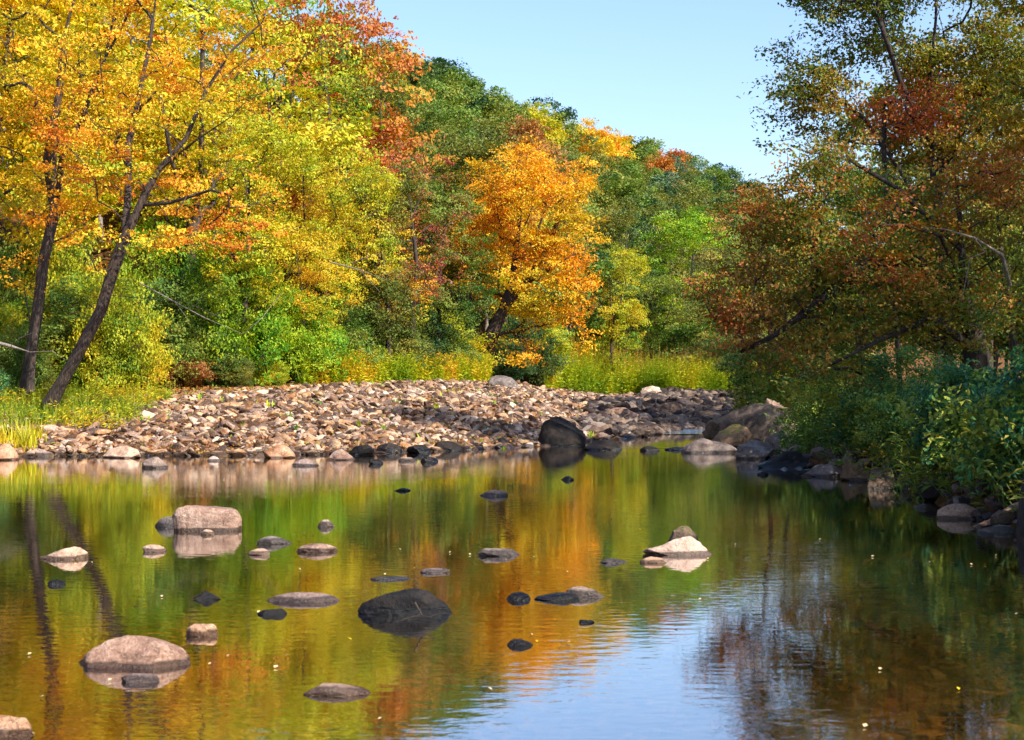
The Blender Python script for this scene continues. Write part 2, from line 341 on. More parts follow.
# rocks on the gravel bar
rock('large pale slab at the left shore beside the grass', 14, 72, 427, 450, 'pale', 151, 7, .05, .9, base=.12, tilt=-.5, d=35, under=.5)
rock('pale rock at the waterline at the left edge of the shore', -14, 16, 444, 460, 'pink', 152, 7, .08, .9, tilt=.2)
rock('dark grey boulder at the back of the gravel bar below the golden tree', 483, 520, 377, 393, 'grey', 153, 8, .06, .7, base=1.15, d=57, under=.6)
rock('pale square block standing at the edge of the far weeds', 641, 663, 383, 396, 'pale', 154, 10, .05, .8, base=.55, d=76, under=.6, cut=(.5, .7))
rock('sunlit flat boulder near the tip of the gravel bar', 600, 648, 408, 424, 'pink', 155, 9, .08, .7, base=.15, d=50, under=.6)
rock('dark rounded boulder among the riffle stones', 655, 690, 401, 416, 'riffle', 156, 8, .08, .7, base=.2, d=56, under=.6)
for i, (a, b, t, w, m, lb) in enumerate([
    (344, 374, 445, 455, 'black', 'black wet rock at the waterline below the middle of the gravel bar'),
    (374, 402, 443, 453, 'dark', 'dark wet rock right of the black rock at the waterline'),
    (406, 432, 445, 453, 'dark', 'low dark wet rock, third in the row at the waterline'),
    (430, 462, 441, 451, 'black', 'black wet rock with flat top at the right of the waterline row'),
    (468, 486, 441, 447, 'dark', 'small dark rock ending the wet row at the waterline'),
    (262, 296, 445, 458, 'pink', 'pink rock standing at the water left of the black wet row'),
    (325, 358, 449, 460, 'pink', 'pale pink rock in front of the black wet row'),
    (100, 140, 446, 458, 'pale', 'pale flat rock at the waterline near the left slab')]):
    rock(lb, a, b, t, w, m, 160+i, 9, .1, .8, cut=(.5, .85))

# cobbles of the gravel bar ------------------------------------------------
def bar_points(n, y0, y1, rs):
    P = []
    while len(P) < n:
        y = y0+(y1-y0)*rs.rand(n)**1.25; x = rs.uniform(-24, 16, n)
        ok = (y > shore_y(x)-.5) & (y < veg_y(x)+1.0) & (x < bank_x(y)+1.5) & (abs(x-2*0) < y*.37+2)
        P += list(zip(x[ok], y[ok]))
    return np.array(P[:n])
rs = np.random.RandomState(5)
COB = [mesh_np('cobble_mesh', rock_verts(300+i, 2 if i < 10 else 2, 8, .12, (.5, .85))[0]*np.array([1, .75, .42]), T=ICO[2][1], smooth=False, mats=[RM['bar']]) for i in range(12)]
pts = bar_points(3000, 33, 60, rs)
# the three hundred largest and nearest ones
size = rs.gamma(3.2, .05, len(pts))+.06
rank = np.argsort(-(size/pts[:, 1]))[:290]
for k in rank:
    x, y = pts[k]; s = min(size[k], .42)*.5
    dmp = abs(x-chan_x(y)) < 3.0 and y > 42
    o = link('cobble', COB[rs.randint(12)], loc=(x, y, gz(x, y)+s*.22), mat=RM['riffle'] if dmp else RM['bar'])
    o.scale = (s*rs.uniform(.9, 1.5), s*rs.uniform(.8, 1.2), s*rs.uniform(.6, 1.1)); o.rotation_euler = (rs.uniform(-.6, .6), rs.uniform(-.6, .6), rs.uniform(0, 6.28))
    if dmp: tag(o, 'dark damp cobble among the riffle stones at the right of the bar', 'cobble', 'dark damp cobbles in the riffle')
    else: tag(o, 'angular pinkish brown cobble lying among many on the sunlit gravel bar', 'cobble', 'large cobbles on the sunlit gravel bar')
def cobble_field(name, pts, smin, smax, mat, label, seed, zoff=.1):
    rs = np.random.RandomState(seed); base = [rock_verts(400+i, 1, 7, .14, (.5, .85))[0] for i in range(16)]; F = ICO[1][1]
    n = len(pts); nv = len(base[0]); B = np.stack(base)[rs.randint(16, size=n)]
    s = smin+(smax-smin)*rs.beta(1.3, 3.2, n); s *= 1+np.clip(pts[:, 1]-45, 0, 40)*.008
    B = B*np.stack([s*rs.uniform(.9, 1.5, n), s*rs.uniform(.7, 1., n), s*rs.uniform(.22, .62, n)], 1)[:, None, :]
    for ax in (0, 1):
        t = rs.uniform(-.8, .8, n); c, q = np.cos(t)[:, None], np.sin(t)[:, None]
        u, v = ((1, 2), (0, 2))[ax]
        a, b = B[..., u].copy(), B[..., v].copy(); B[..., u] = a*c-b*q; B[..., v] = a*q+b*c
    t = rs.uniform(0, 6.28, n); c, q = np.cos(t)[:, None], np.sin(t)[:, None]
    a, b = B[..., 0].copy(), B[..., 1].copy(); B[..., 0] = a*c-b*q; B[..., 1] = a*q+b*c
    z = ground_z(pts[:, 0], pts[:, 1])+s*zoff
    B += np.stack([pts[:, 0], pts[:, 1], z], 1)[:, None, :]
    Fa = (F[None]+(np.arange(n)*nv)[:, None, None]).reshape(-1, 3)
    tint = np.repeat(rs.normal(0, .38, n), nv)
    me = mesh_np(name+'_mesh', B.reshape(-1, 3), T=Fa, tint=tint, smooth=False, mats=[RM[mat]])
    return tag(link(name, me), label, None, None, 'stuff')
p = bar_points(27000, 32.6, 88, rs); dm = (abs(p[:, 0]-chan_x(p[:, 1])) < 3.0) & (p[:, 1] > 43)
cobble_field('gravel', p[~dm], .035, .23, 'bar', 'small pinkish brown stones covering the sunlit gravel bar', 1)
q = bar_points(16000, 42, 84, rs); q = q[abs(q[:, 0]-chan_x(q[:, 1])) < 3.3][:3600]
cobble_field('riffle_stones', np.concatenate([p[dm], q]), .08, .42, 'riffle', 'dark damp stones of the shallow riffle', 2, .35)
# stones under the shaded right bank
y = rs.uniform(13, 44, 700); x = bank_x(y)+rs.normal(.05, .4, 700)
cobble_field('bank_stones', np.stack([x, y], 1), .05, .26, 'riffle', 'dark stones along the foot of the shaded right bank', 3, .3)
# pebbles on the riverbed, seen through the water
y = 5+16*rs.rand(6500)**1.4; x = rs.uniform(-.42, .42, 6500)*(y+2)
ok = x < bank_x(y)
RM['bed'] = rock_mat('amber_bed_stone', '3a2812', '5c4220', '7c5e34', .001, wetv=1)
cobble_field('riverbed_pebbles', np.stack([x, y], 1)[ok], .03, .13, 'bed', 'amber brown stones on the riverbed under the clear water', 4, .0)

# ------------------------------------------------------------------ foliage and trees
def leaves(centers, spread, per, size, rs, flat=.35, tilt=.6, tint_c=None, jit=.16, droop=.0, aspect=.62):
    n = len(centers); M = n*per
    C = np.repeat(centers, per, 0)
    sp = np.repeat(np.asarray(spread)*np.ones(n), per)
    o = rs.normal(size=(M, 3)); 
    rr = np.linalg.norm(o, axis=1)[:, None]; o = o/rr*np.minimum(rr, 1.45)
    # tilt each spray a little
    g = np.repeat(rs.normal(0, .3, (n, 2)), per, 0)
    P = C+np.stack([o[:, 0]*sp, o[:, 1]*sp, o[:, 2]*sp*flat+(g[:, 0]*o[:, 0]+g[:, 1]*o[:, 1])*sp-droop*sp*(o[:, 0]**2+o[:, 1]**2)*.3], 1)
    cn = rs.normal(size=(n, 3))*tilt; cn[:, 2] += .75; cn[:, 2] = np.abs(cn[:, 2])
    nrm = np.repeat(cn, per, 0)+rs.normal(size=(M, 3))*.38; nrm /= np.linalg.norm(nrm, axis=1)[:, None]
    h = rs.normal(size=(M, 3)); a = h-nrm*(h*nrm).sum(1)[:, None]; a /= np.linalg.norm(a, axis=1)[:, None]
    b = np.cross(nrm, a)
    s = (size*rs.uniform(.65, 1.3, M))[:, None]
    V = np.stack([P-a*s*.5, P+b*s*.5*aspect+nrm*s*.08, P+a*s*.5-nrm*s*.1, P-b*s*.5*aspect+nrm*s*.08], 1).reshape(-1, 3)
    Q = np.arange(M*4).reshape(M, 4)
    tc = (tint_c if tint_c is not None else rs.normal(.5, .2, n))
    t = np.repeat(tc, per)+rs.normal(0, jit, M)
    return V, Q, np.repeat(np.clip(t, 0, 1), 4)

def skeleton(trunks, attr, rs, step=.45, down=.9):
    P = []; par = []
    for tr in trunks:
        tr = np.asarray(tr, float); prev = -1
        if P and len(tr):   # attach to the nearest existing node if it starts close to it
            dd = np.linalg.norm(np.array(P)-tr[0], axis=1); k = int(dd.argmin())
            prev = k if dd[k] < .6 else -1
        for a, b in zip(tr[:-1], tr[1:]):
            m = max(1, int(np.linalg.norm(b-a)/step))
            for i in range(m):
                P.append(a+(b-a)*i/m); par.append(prev); prev = len(P)-1
        P.append(tr[-1]); par.append(prev)
    NT = len(P)
    P = np.array(P)
    d0 = np.array([np.linalg.norm(P-a, axis=1).min() for a in attr])
    buf = np.zeros((len(P)+len(attr)*14, 3)); buf[:len(P)] = P; n = len(P)
    zb = P[:, 2].min(); H = P[:, 2].max()-zb+.01
    for i in np.argsort(d0):
        a = attr[i]; Q = buf[:n]; v = a-Q; dist = np.linalg.norm(v, axis=1)
        hor = np.hypot(v[:, 0], v[:, 1])
        cost = dist+down*np.maximum(0, hor*.35-v[:, 2])+1.5*(Q[:, 2] < zb+.12*H)
        k = int(cost.argmin()); D = dist[k]; p0 = Q[k].copy()
        m = int(min(12, max(1, math.ceil(D/step))))
        side = rs.normal(0, .07*D, 3); side[2] += .10*D
        for j in range(1, m+1):
            t = j/m
            buf[n] = p0+(a-p0)*t+side*math.sin(math.pi*t)+(rs.normal(0, .03*step, 3) if j < m else 0)
            par.append(k if j == 1 else n-1); n += 1
    return buf[:n].copy(), np.array(par), NT
def tubes(P, par, rb, rt=.006, sides=6, minr=0, flare=True):
    n = len(P); cnt = np.zeros(n); ch = [[] for _ in range(n)]
    for i in range(n):
        if par[i] >= 0: ch[par[i]].append(i)
    for i in range(n-1, -1, -1):
        if not ch[i]: cnt[i] += 1
        if par[i] >= 0: cnt[par[i]] += cnt[i]
    # parents always come before children except attached trunks, which is fine
    N = max(cnt.max(), 2); e = math.log(rb/rt)/math.log(N)
    rad = rt*np.maximum(cnt, 1)**e
    VV = []; QQ = []; base = 0
    roots = [i for i in range(n) if par[i] < 0]
    stack = [(r, -1) for r in roots]
    ang = np.arange(sides)*2*math.pi/sides
    while stack:
        s, pr = stack.pop(); chain = [s]; 
        while ch[chain[-1]]:
            c = sorted(ch[chain[-1]], key=lambda q: -cnt[q]); 
            for o in c[1:]: stack.append((o, chain[-1]))
            chain.append(c[0])
        pts = [P[i] for i in chain]; rr = [rad[i] for i in chain]
        if pr >= 0: pts = [P[pr]]+pts; rr = [min(rad[pr], rr[0]*1.15)]+rr
        if len(pts) < 2 or max(rr) < minr: continue
        pts = np.array(pts); rr = np.array(rr); 
        if pr < 0 and flare:
            dz = np.linalg.norm(pts-pts[0], axis=1); rr = rr*(1+.4*np.exp(-dz/(rb*2.2)))
        rr[-1] *= .4
        T = np.gradient(pts, axis=0); T /= np.linalg.norm(T, axis=1)[:, None]+1e-9
        ref = np.array([0, 1, .13]) if abs(T[0, 2]) > .7 else np.array([.1, 0, 1.])
        A = np.cross(T, ref); A /= np.linalg.norm(A, axis=1)[:, None]+1e-9; B = np.cross(T, A)
        wob = 1+.09*np.sin(3*ang[None]+np.arange(len(pts))[:, None]*.7) if sides > 6 else 1
        rg = rr[:, None]*wob*np.ones((1, sides))
        V = pts[:, None]+rg[..., None]*(np.cos(ang)[None, :, None]*A[:, None]+np.sin(ang)[None, :, None]*B[:, None])
        m = len(pts); VV.append(V.reshape(-1, 3))
        i0 = (np.arange(m-1)*sides)[:, None]; j = np.arange(sides)[None]; j2 = (j+1) % sides
        QQ.append((base+np.stack([i0+j, i0+j2, i0+sides+j2, i0+sides+j], -1)).reshape(-1, 4)); base += m*sides
    return np.concatenate(VV), np.concatenate(QQ)
def envelope(blobs, n, rs, shell=.5, gap=.0, gs=1.6, layers=0):
    """blobs: list of (centre, radii, weight)"""
    w = np.array([b[2] if len(b) > 2 else np.prod(b[1])**.8 for b in blobs], float); w /= w.sum(); out = []
    while len(out) < n:
        k = rs.choice(len(blobs), p=w); c, r = np.array(blobs[k][0], float), np.array(blobs[k][1], float)
        v = rs.normal(size=3); v /= np.linalg.norm(v); v *= rs.rand()**(1/3.)*shell+(1-shell)*rs.rand()**.33
        q = c+v*r
        if gap and noise((q+51)[None]*np.array([[1, 1, 1.6]]), gs)[0] < gap: continue
        if layers and rs.rand() < .8: q[2] = round(q[2]/layers)*layers+rs.normal(0, .1)
        out.append(q)
    return np.array(out)

def make_tree_meshes(seed, trunks, blobs, n, per, leaf, spread, rb, shell=.5, gap=.35, flat=.35, tilt=.6, sides=7, step=.45, layers=0, jit=.16, tvar=.2, rt=.007, gs=1.6, down=.9):
    rs = np.random.RandomState(seed)
    A = envelope(blobs, n, rs, shell, gap, gs, layers)
    P, par, NT = skeleton(trunks, A, rs, step, down)
    V, Q = tubes(P, par, rb, rt, sides)
    # sprays at each tip and some along the last twig
    C = np.concatenate([A, A+rs.normal(0, .35, A.shape)*spread*2.2*np.array([1, 1, .35])])
    tc = .5+(noise(C, 2.2, 2)-.5)*1.5+rs.normal(0, tvar*.6, len(C))
    LV, LQ, lt = leaves(C, spread*rs.uniform(.6, 1.35, len(C)), per//2, leaf, rs, flat, tilt, tc, jit)
    return (mesh_np('trunk_mesh', V, Q, mats=[BARK]), mesh_np('crown_mesh', LV, LQ, tint=lt, smooth=False, mats=[LM['green']]))

def plant(name, meshes, loc, leafm, label, cat, group=None, rz=0, sc=1, bark=None, parts=('trunk', 'crown')):
    e = empty(name, loc, rz, sc); tag(e, label, cat, group)
    link(parts[0], meshes[0], e, mat=bark or BARK); link(parts[1], meshes[1], e, mat=LM[leafm])
    return e

def z3(*p): return [np.array(q, float) for q in p]
# generic broadleaf trees, 10 m tall ---------------------------------------
def gen_trunk(rs, h=8, lean=.5, fork=True):
    a = z3((0, 0, -.3), (rs.normal(0, .1), rs.normal(0, .1), h*.25), (rs.normal(0, lean*.6), rs.normal(0, lean*.6), h*.55), (rs.normal(0, lean), rs.normal(0, lean), h))
    t = [a]
    if fork:
        s = a[1]+(a[2]-a[1])*.5; d = rs.normal(0, 1, 2); d /= np.linalg.norm(d)
        t.append(z3(s, s+np.array([d[0]*.9, d[1]*.9, h*.2]), s+np.array([d[0]*1.6, d[1]*1.6, h*.45])))
    return t
def variant(seed, kind, n, per, leaf, spread, **kw):
    rs = np.random.RandomState(seed)
    if kind == 'oval': bl = [((0, 0, 6.0), (2.9, 2.9, 3.9)), ((.9, -.8, 4.3), (2.2, 2.2, 2.2)), ((-1.1, .3, 4.8), (2.1, 2.1, 2.4)), ((rs.normal(0, .7), rs.normal(0, .7), 8.2), (1.7, 1.7, 1.7))]
    if kind == 'tall': bl = [((0, 0, 6.3), (2.1, 2.1, 3.6)), ((.5, .4, 3.6), (1.9, 1.9, 2.2)), ((-.5, -.4, 8.3), (1.4, 1.4, 1.6))]
    if kind == 'spread': bl = [((rs.normal(0, .8), rs.normal(0, .8), 7.4), (3.0, 3.0, 2.2)), ((1.5, .8, 5.2), (2.6, 2.6, 1.7)), ((-1.8, -.6, 5.6), (2.4, 2.4, 1.6)), ((0, -1.5, 3.7), (2.4, 2.2, 1.3))]
    if kind == 'bush': bl = [((0, 0, 5.), (5., 5., 4.6)), ((3, 1, 3.2), (3.2, 3.2, 3)), ((-3, -.6, 3.4), (3.2, 3.2, 3.2)), ((.5, -3, 3), (3, 3, 2.8))]
    if kind == 'bush':
        tr = [z3((0, 0, -.2), (rs.normal(0, .6), rs.normal(0, .6), 2.5), (rs.normal(0, 2), rs.normal(0, 2), 6)) for _ in range(4)]
    elif kind == 'cone':
        tr = [z3((0, 0, -.3), (.05, 0, 5), (0, 0, 9.8))]
        bl = [((0, 0, z), (w, w, .8), w) for z, w in [(1.3, 2.6), (2.4, 2.5), (3.6, 2.2), (4.8, 1.9), (6, 1.5), (7.2, 1.1), (8.4, .7), (9.4, .35)]]
    else: tr = gen_trunk(rs)
    return make_tree_meshes(seed, tr, bl, n, per, leaf, spread, kw.pop('rb', .13), **kw)
print('variants')
V_ = {
    'oval1': variant(11, 'oval', 240, 80, .115, .27, gap=.43),
    'oval2': variant(12, 'oval', 220, 80, .12, .28, gap=.46, tilt=.8),
    'tall': variant(13, 'tall', 200, 80, .115, .26, gap=.42),
    'spread1': variant(14, 'spread', 240, 80, .11, .28, gap=.43, layers=.55),
    'spread2': variant(15, 'spread', 190, 80, .10, .30, gap=.42, layers=.6),
    'thin': variant(16, 'oval', 120, 60, .10, .24, gap=.45, rt=.01),
    'bush1': variant(21, 'bush', 250, 90, .29, .72, gap=.40, rb=.2, rt=.03, flat=.45, tilt=.9, step=1.0),
    'bush2': variant(22, 'bush', 230, 84, .29, .74, gap=.43, rb=.2, rt=.03, flat=.45, tilt=.9, step=1.0),
    'bush3': variant(23, 'bush', 230, 56, .5, 1.0, gap=.40, rb=.2, rt=.03, flat=.4, tilt=.7, step=1.0, tvar=.5, jit=.22),
    'far1': variant(41, 'oval', 110, 60, .27, .42, gap=.42, sides=5, step=.8, tilt=.9, flat=.6),
    'far2': variant(42, 'oval', 110, 60, .27, .42, gap=.46, sides=5, step=.8, tilt=.9, flat=.6),
    'far3': variant(43, 'tall', 90, 60, .25, .40, gap=.42, sides=5, step=.8, tilt=.9, flat=.6),
    'far4': variant(44, 'spread', 110, 60, .27, .42, gap=.42, sides=5, step=.8, tilt=.9, flat=.6),
    'farthin': variant(45, 'oval', 70, 30, .22, .40, gap=.40, sides=5, step=.8, rt=.012),
}
def put(v, px, d, top, m, label, wide=1.0, cat='tree', name=None, group=None, rz=None, x=None, bark=None, zb=None):
    x = xat(px, d) if x is None else x
    zb = gz(x, d) if zb is None else zb; zt = CH+(HY-top)/FPX*d; s = (zt-zb)/10.0
    return plant(name or ('shrub' if v.startswith('bush') else 'tree'), V_[v], (x, d, zb), m, label, cat if not v.startswith('bush') else 'shrub', group,
                 R.rand()*6.28 if rz is None else rz, (s*wide, s*wide, s), bark, ('stems', 'foliage') if v.startswith('bush') else ('trunk', 'crown'))

# ------------------------------------------------------------------ hero trees
def hero(name, d, trunks_px, blobs_px, n, per, leaf, spread, rb, m, label, seed, bark=None, **kw):
    """trunks: lists of (px, py, depth offset); blobs: (px, py, rx px, ry px, depth offset, depth radius m)"""
    b = trunks_px[0][0]; bx, by, bz = at(b[0], b[1], d+b[2])
    o = np.array([bx, by, bz]); s = d/FPX
    tr = [[at(p[0], p[1], d+p[2])-o for p in t] for t in trunks_px]
    bl = [(at(q[0], q[1], d+q[4])-o, (q[2]*s, q[5], q[3]*s)) for q in blobs_px]
    ms = make_tree_meshes(seed, tr, bl, n, per, leaf, spread, rb, **kw)
    return plant(name, ms, tuple(o), m, label, 'tree', bark=bark)

# leaning tree on the left bank
hero('leaning_tree', 37, [[(50, 404, 0), (74, 362, -.2), (100, 312, -.4), (112, 272, -.5), (124, 240, -.6), (146, 192, -.6), (160, 168, -.6), (186, 138, -.5), (206, 90, -.3), (232, 50, 0), (262, 22, .3), (280, -30, .4)],
                           [(124, 240, -.6), (128, 190, .2), (127, 150, .4), (138, 100, .7), (150, 40, .7), (158, -20, .8)],
                           [(162, 168, -.6), (196, 140, -1.4), (232, 116, -1.9), (262, 84, -2.2)],
                           [(144, 205, -.6), (170, 203, -1.5), (210, 190, -2.4), (236, 172, -2.8)],
                           [(108, 295, -.4), (140, 298, -1.4), (186, 302, -2.4), (230, 322, -3)]],
     [(110, 40, 95, 75, 0, 2.6), (215, 55, 75, 60, .3, 2.4), (190, 150, 90, 60, -.6, 2.4), (100, 150, 70, 60, 0, 2.2), (225, 205, 70, 28, -1.2, 1.8), (95, 245, 35, 22, -.8, 1.2), (190, 240, 70, 20, -1.8, 1.4), (160, -40, 130, 60, 0, 2.6)],
     330, 62, .085, .22, .145, 'orange', 'leaning tree with dark trunk and orange yellow leaves on the left bank', 51, gap=.42, layers=.42, rt=.008, flat=.22, sides=10)
# the tall dark-trunked tree behind
hero('tall_tree', 39.5, [[(24, 398, 0), (36, 320, 0), (43, 262, 0), (54, 215, 0), (62, 160, .2), (84, 112, .4), (104, 60, .6), (113, 20, .6), (118, -60, .8)],
                         [(104, 60, .6), (124, 22, .2), (138, -10, 0), (150, -60, 0)],
                         [(54, 215, 0), (46, 160, -.6), (58, 90, -.8), (62, 40, -.8), (80, -20, -.8)],
                         [(43, 262, 0), (22, 220, -.5), (2, 200, -.8)]],
     [(20, 40, 80, 70, 0, 2.2), (110, -30, 90, 60, 0, 2.4), (30, 160, 60, 60, -.3, 2), (100, 90, 60, 50, 1, 2), (-30, 90, 60, 80, 0, 2)],
     240, 70, .09, .24, .145, 'yellow', 'tall upright tree with dark forked trunk and yellow leaves at far left', 52, gap=.4, layers=.45, rt=.008, sides=9)
hero('slender_tree', 38.2, [[(30, 392, 0), (34, 340, 0), (42, 280, 0), (52, 210, 0), (56, 130, 0), (66, 60, 0), (70, 10, 0)], [(34, 340, 0), (26, 300, .3), (40, 255, .4)]],
     [(60, 110, 40, 60, 0, 1.2), (60, 210, 40, 40, 0, 1.1), (20, 270, 30, 25, 0, 1)], 60, 60, .08, .22, .09, 'gold', 'slender leaning tree beside the tall forked one at far left', 53, gap=.3, rt=.008)
# golden tree at the back of the bar
hero('golden_tree', 66, [[(484, 368, 0), (492, 335, 0), (502, 310, 0), (524, 285, 0), (545, 255, 0), (560, 215, 0), (562, 170, .3)],
                         [(502, 310, 0), (486, 322, -.8), (474, 344, -1)],
                         [(500, 318, 0), (512, 280, .8), (518, 235, 1), (522, 190, 1.2), (520, 150, 1)],
                         [(524, 285, 0), (560, 262, -1.2), (585, 250, -1.6)]],
     [(540, 215, 62, 50, 0, 2.6), (552, 290, 50, 40, -.4, 2.4), (515, 180, 45, 40, .5, 2.2), (562, 185, 38, 35, .2, 2), (566, 245, 36, 45, -.4, 2), (535, 340, 42, 22, -.6, 1.8), (525, 148, 34, 24, .4, 1.7), (485, 250, 45, 55, 1.6, 1.8), (570, 330, 28, 22, -.6, 1.2)],
     460, 76, .12, .33, .3, 'gold', 'large golden yellow tree leaning over the back of the gravel bar', 54, gap=.4, layers=.5, rt=.012, flat=.3, sides=9)
# right bank: sparse tall tree against the sky, and the spreading bronze tree
hero('tall_tree', 32, [[(952, 420, 0), (946, 330, 0), (940, 240, 0), (934, 150, 0), (930, 80, 0), (936, 20, 0), (940, -80, 0)],
                       [(940, 240, 0), (900, 170, .2), (866, 120, .2), (830, 92, .2), (790, 78, .3)],
                       [(936, 180, 0), (975, 110, .4), (1000, 50, .6), (1020, -20, .6)],
                       [(934, 150, 0), (900, 80, -.4), (880, 20, -.6), (870, -50, -.6)]],
     [(855, 65, 100, 60, .2, 1.7), (930, 20, 80, 60, 0, 1.9), (800, 105, 55, 60, .2, 1.2), (940, 120, 90, 60, 0, 1.9), (905, 130, 95, 45, 0, 2), (850, -30, 70, 45, 0, 1.8), (1010, 80, 50, 70, .4, 1.8), (790, 45, 40, 25, 0, .9), (960, -60, 100, 50, 0, 2)],
     800, 60, .085, .26, .12, 'shadeolive', 'tall open tree with bronze green leaves against the sky on the right bank', 55, gap=.38, rt=.007, bark=BARKD)
hero('spreading_tree', 25, [[(985, 430, 0), (976, 350, 0), (965, 290, 0), (960, 220, 0), (952, 150, 0)],
                            [(976, 350, 0), (930, 318, -.5), (880, 340, -.8), (830, 365, -1), (800, 385, -1)],
                            [(968, 310, 0), (920, 262, -.2), (870, 262, -.3), (820, 300, -.3), (775, 335, -.2), (740, 352, 0)],
                            [(965, 290, 0), (940, 235, -.6), (905, 225, -1), (870, 226, -1.2)],
                            [(962, 250, 0), (900, 190, .4), (850, 160, .6), (800, 150, .6)]],
     [(850, 215, 95, 55, 0, 1.7), (890, 290, 100, 50, 0, 1.7), (800, 260, 55, 55, .2, 1.2), (880, 165, 110, 38, 0, 1.6), (970, 220, 75, 75, .2, 1.9), (790, 335, 55, 38, 0, 1.0), (850, 360, 60, 22, -.6, .8), (960, 320, 60, 45, 0, 1.6), (738, 290, 42, 55, .4, .9), (760, 230, 40, 40, .4, .9)],
     620, 60, .075, .23, .2, 'brown', 'spreading tree with rusty bronze leaves overhanging the shaded right bank', 56, gap=.36, layers=.36, rt=.006, bark=BARKD, sides=9, flat=.25)
hero('small_maple', 29, [[(902, 415, 0), (896, 320, 0), (888, 230, 0), (884, 150, 0), (884, 110, 0)], [(888, 230, 0), (860, 170, 0), (840, 130, 0)]],
     [(890, 125, 45, 22, -.2, .9), (850, 150, 38, 26, -.2, .8), (920, 110, 40, 24, 0, .9), (850, 200, 40, 25, -.2, .8)],
     70, 34, .08, .30, .05, 'redorange', 'slim maple with red orange leaves amid the right bank crowns', 57, gap=.25, rt=.007, bark=BARKD)
# dark trunk at the right edge, its crown above the frame
hero('leaning_tree', 17.0, [[(1030, 545, 0), (1032, 500, 0), (1042, 430, .1), (1046, 330, .3), (1062, 200, .5), (1080, 0, .6), (1090, -200, .5), (1092, -420, .3)],
                            [(1080, 0, .6), (1150, -180, -.8), (1190, -330, -1.4)]],
     [(1130, -250, 130, 150, 0, 2.2), (1110, -480, 180, 150, 0, 3), (1240, -380, 140, 150, -1, 2.4)],
     300, 60, .085, .28, .13, 'shadeolive', 'dark rough trunk rising at the right edge beside the wedge shaped rock', 58, gap=.3, rt=.008, bark=BARKD, sides=10)

# ------------------------------------------------------------------ trees placed singly (left and middle ground)
print('placing')
put('spread1', -70, 42, -190, 'yellow', 'yellow tree just past the left edge of the view')
put('oval1', 0, 47, -110, 'yellow', 'dense bright yellow tree filling the upper left corner', 1.0)
put('oval2', 95, 52, -90, 'yellow', 'yellow tree with green tinges behind the leaning tree')
put('spread1', 185, 51, -70, 'lime', 'yellow green tree behind the leaning tree at the top of the picture', 1.1)
put('spread2', 255, 55, -50, 'lime', 'yellow green tree with open layered crown left of the red orange one', 1.0)
put('oval2', 318, 60, -45, 'redorange', 'red orange tree at the top left of the hillside', .95)
put('oval1', 250, 46, 105, 'lime', 'yellow green tree above the bright green bushes', .95)
put('spread1', 318, 51, 125, 'lime', 'yellow green tree with layered boughs left of the red twigged one', .8)
put('tall', 388, 55, 150, 'olive', 'narrow olive green tree behind the red twigged one', 1.0)
put('spread2', 305, 49, 205, 'yellow', 'low golden tree with flat boughs in front of the yellow green ones', .85)
put('oval1', 288, 66, -45, 'bright', 'light green tree between the yellow and the red orange crowns', 1.0)
put('oval2', 378, 68, 42, 'olive', 'olive green tree on the slope right of the red orange tree', .9)
put('thin', 412, 57, 118, 'red', 'thin red leaved tree with bare dark twigs', .9)
put('oval1', 440, 61, 165, 'green', 'full green tree left of the golden tree', .9)
put('tall', 470, 70, 110, 'olive', 'tall olive tree behind the full green tree', 1.1)
put('oval1', 412, 76, 80, 'green', 'green tree high on the slope left of the rusty one', 1)
put('thin', 385, 57, 200, 'orange', 'sparse orange sapling in front of the full green tree', 1.1)
put('farthin', 528, 88, 118, 'rust', 'half bare rusty tree above the golden tree', 1.1)
put('spread2', 505, 80, 150, 'orange', 'orange tree behind the left side of the golden tree', .9)
put('oval2', 625, 92, 185, 'olive', 'olive green tree right of the golden tree', .95)
put('oval1', 612, 84, 235, 'lime', 'small yellow green tree at the right side of the golden tree', .8)
put('oval1', 690, 96, 200, 'bright', 'round bright yellow green tree above the far weeds', 1.05)
put('oval2', 655, 92, 262, 'green', 'green tree with dark trunks left of the round bright one', 1.2)
put('spread2', 735, 88, 232, 'olive', 'olive tree at the left fringe of the right bank trees', 1.0)
put('spread1', 640, 98, 300, 'lime', 'low yellowish tree behind the far weeds', 1.3)
put('oval1', 735, 80, 300, 'dark', 'dark green tree in the shade behind the right boulders', 1.2)
put('spread2', 760, 60, 215, 'rbrush', 'dull green tree behind the left tip of the bronze boughs', 1.0)
put('thin', 770, 55, 165, 'rust', 'thin half bare tree with red leaves at the left fringe of the right bank', 1.0)
put('spread1', 800, 50, 205, 'shadeolive', 'bronze green tree in the shade behind the spreading tree', 1.0)
put('oval2', 860, 46, 150, 'rbrush', 'dark green tree behind the bronze boughs of the right bank', 1.0)
put('oval1', 945, 45, 130, 'shadeolive', 'bronze green tree deep in the right bank grove', 1.0)
put('spread2', 1015, 33, 60, 'rbrush', 'green tree at the right edge behind the dark limbs', .9)
put('oval2', 1075, 34, -20, 'brown', 'bronze tree past the right edge of the view', .9)
put('thin', 990, 48, 20, 'red', 'sparse purplish red tree at the top right corner', .8)
put('oval2', 935, 44, 20, 'shadeolive', 'full bronze green tree behind the open crown at the top right', .9)
put('spread1', 865, 52, 70, 'shadeolive', 'bronze green tree with flat boughs behind the slim maple', .85)
put('oval1', 1130, 26, -150, 'shadeolive', 'tall tree on the right bank past the edge of the view', .9)
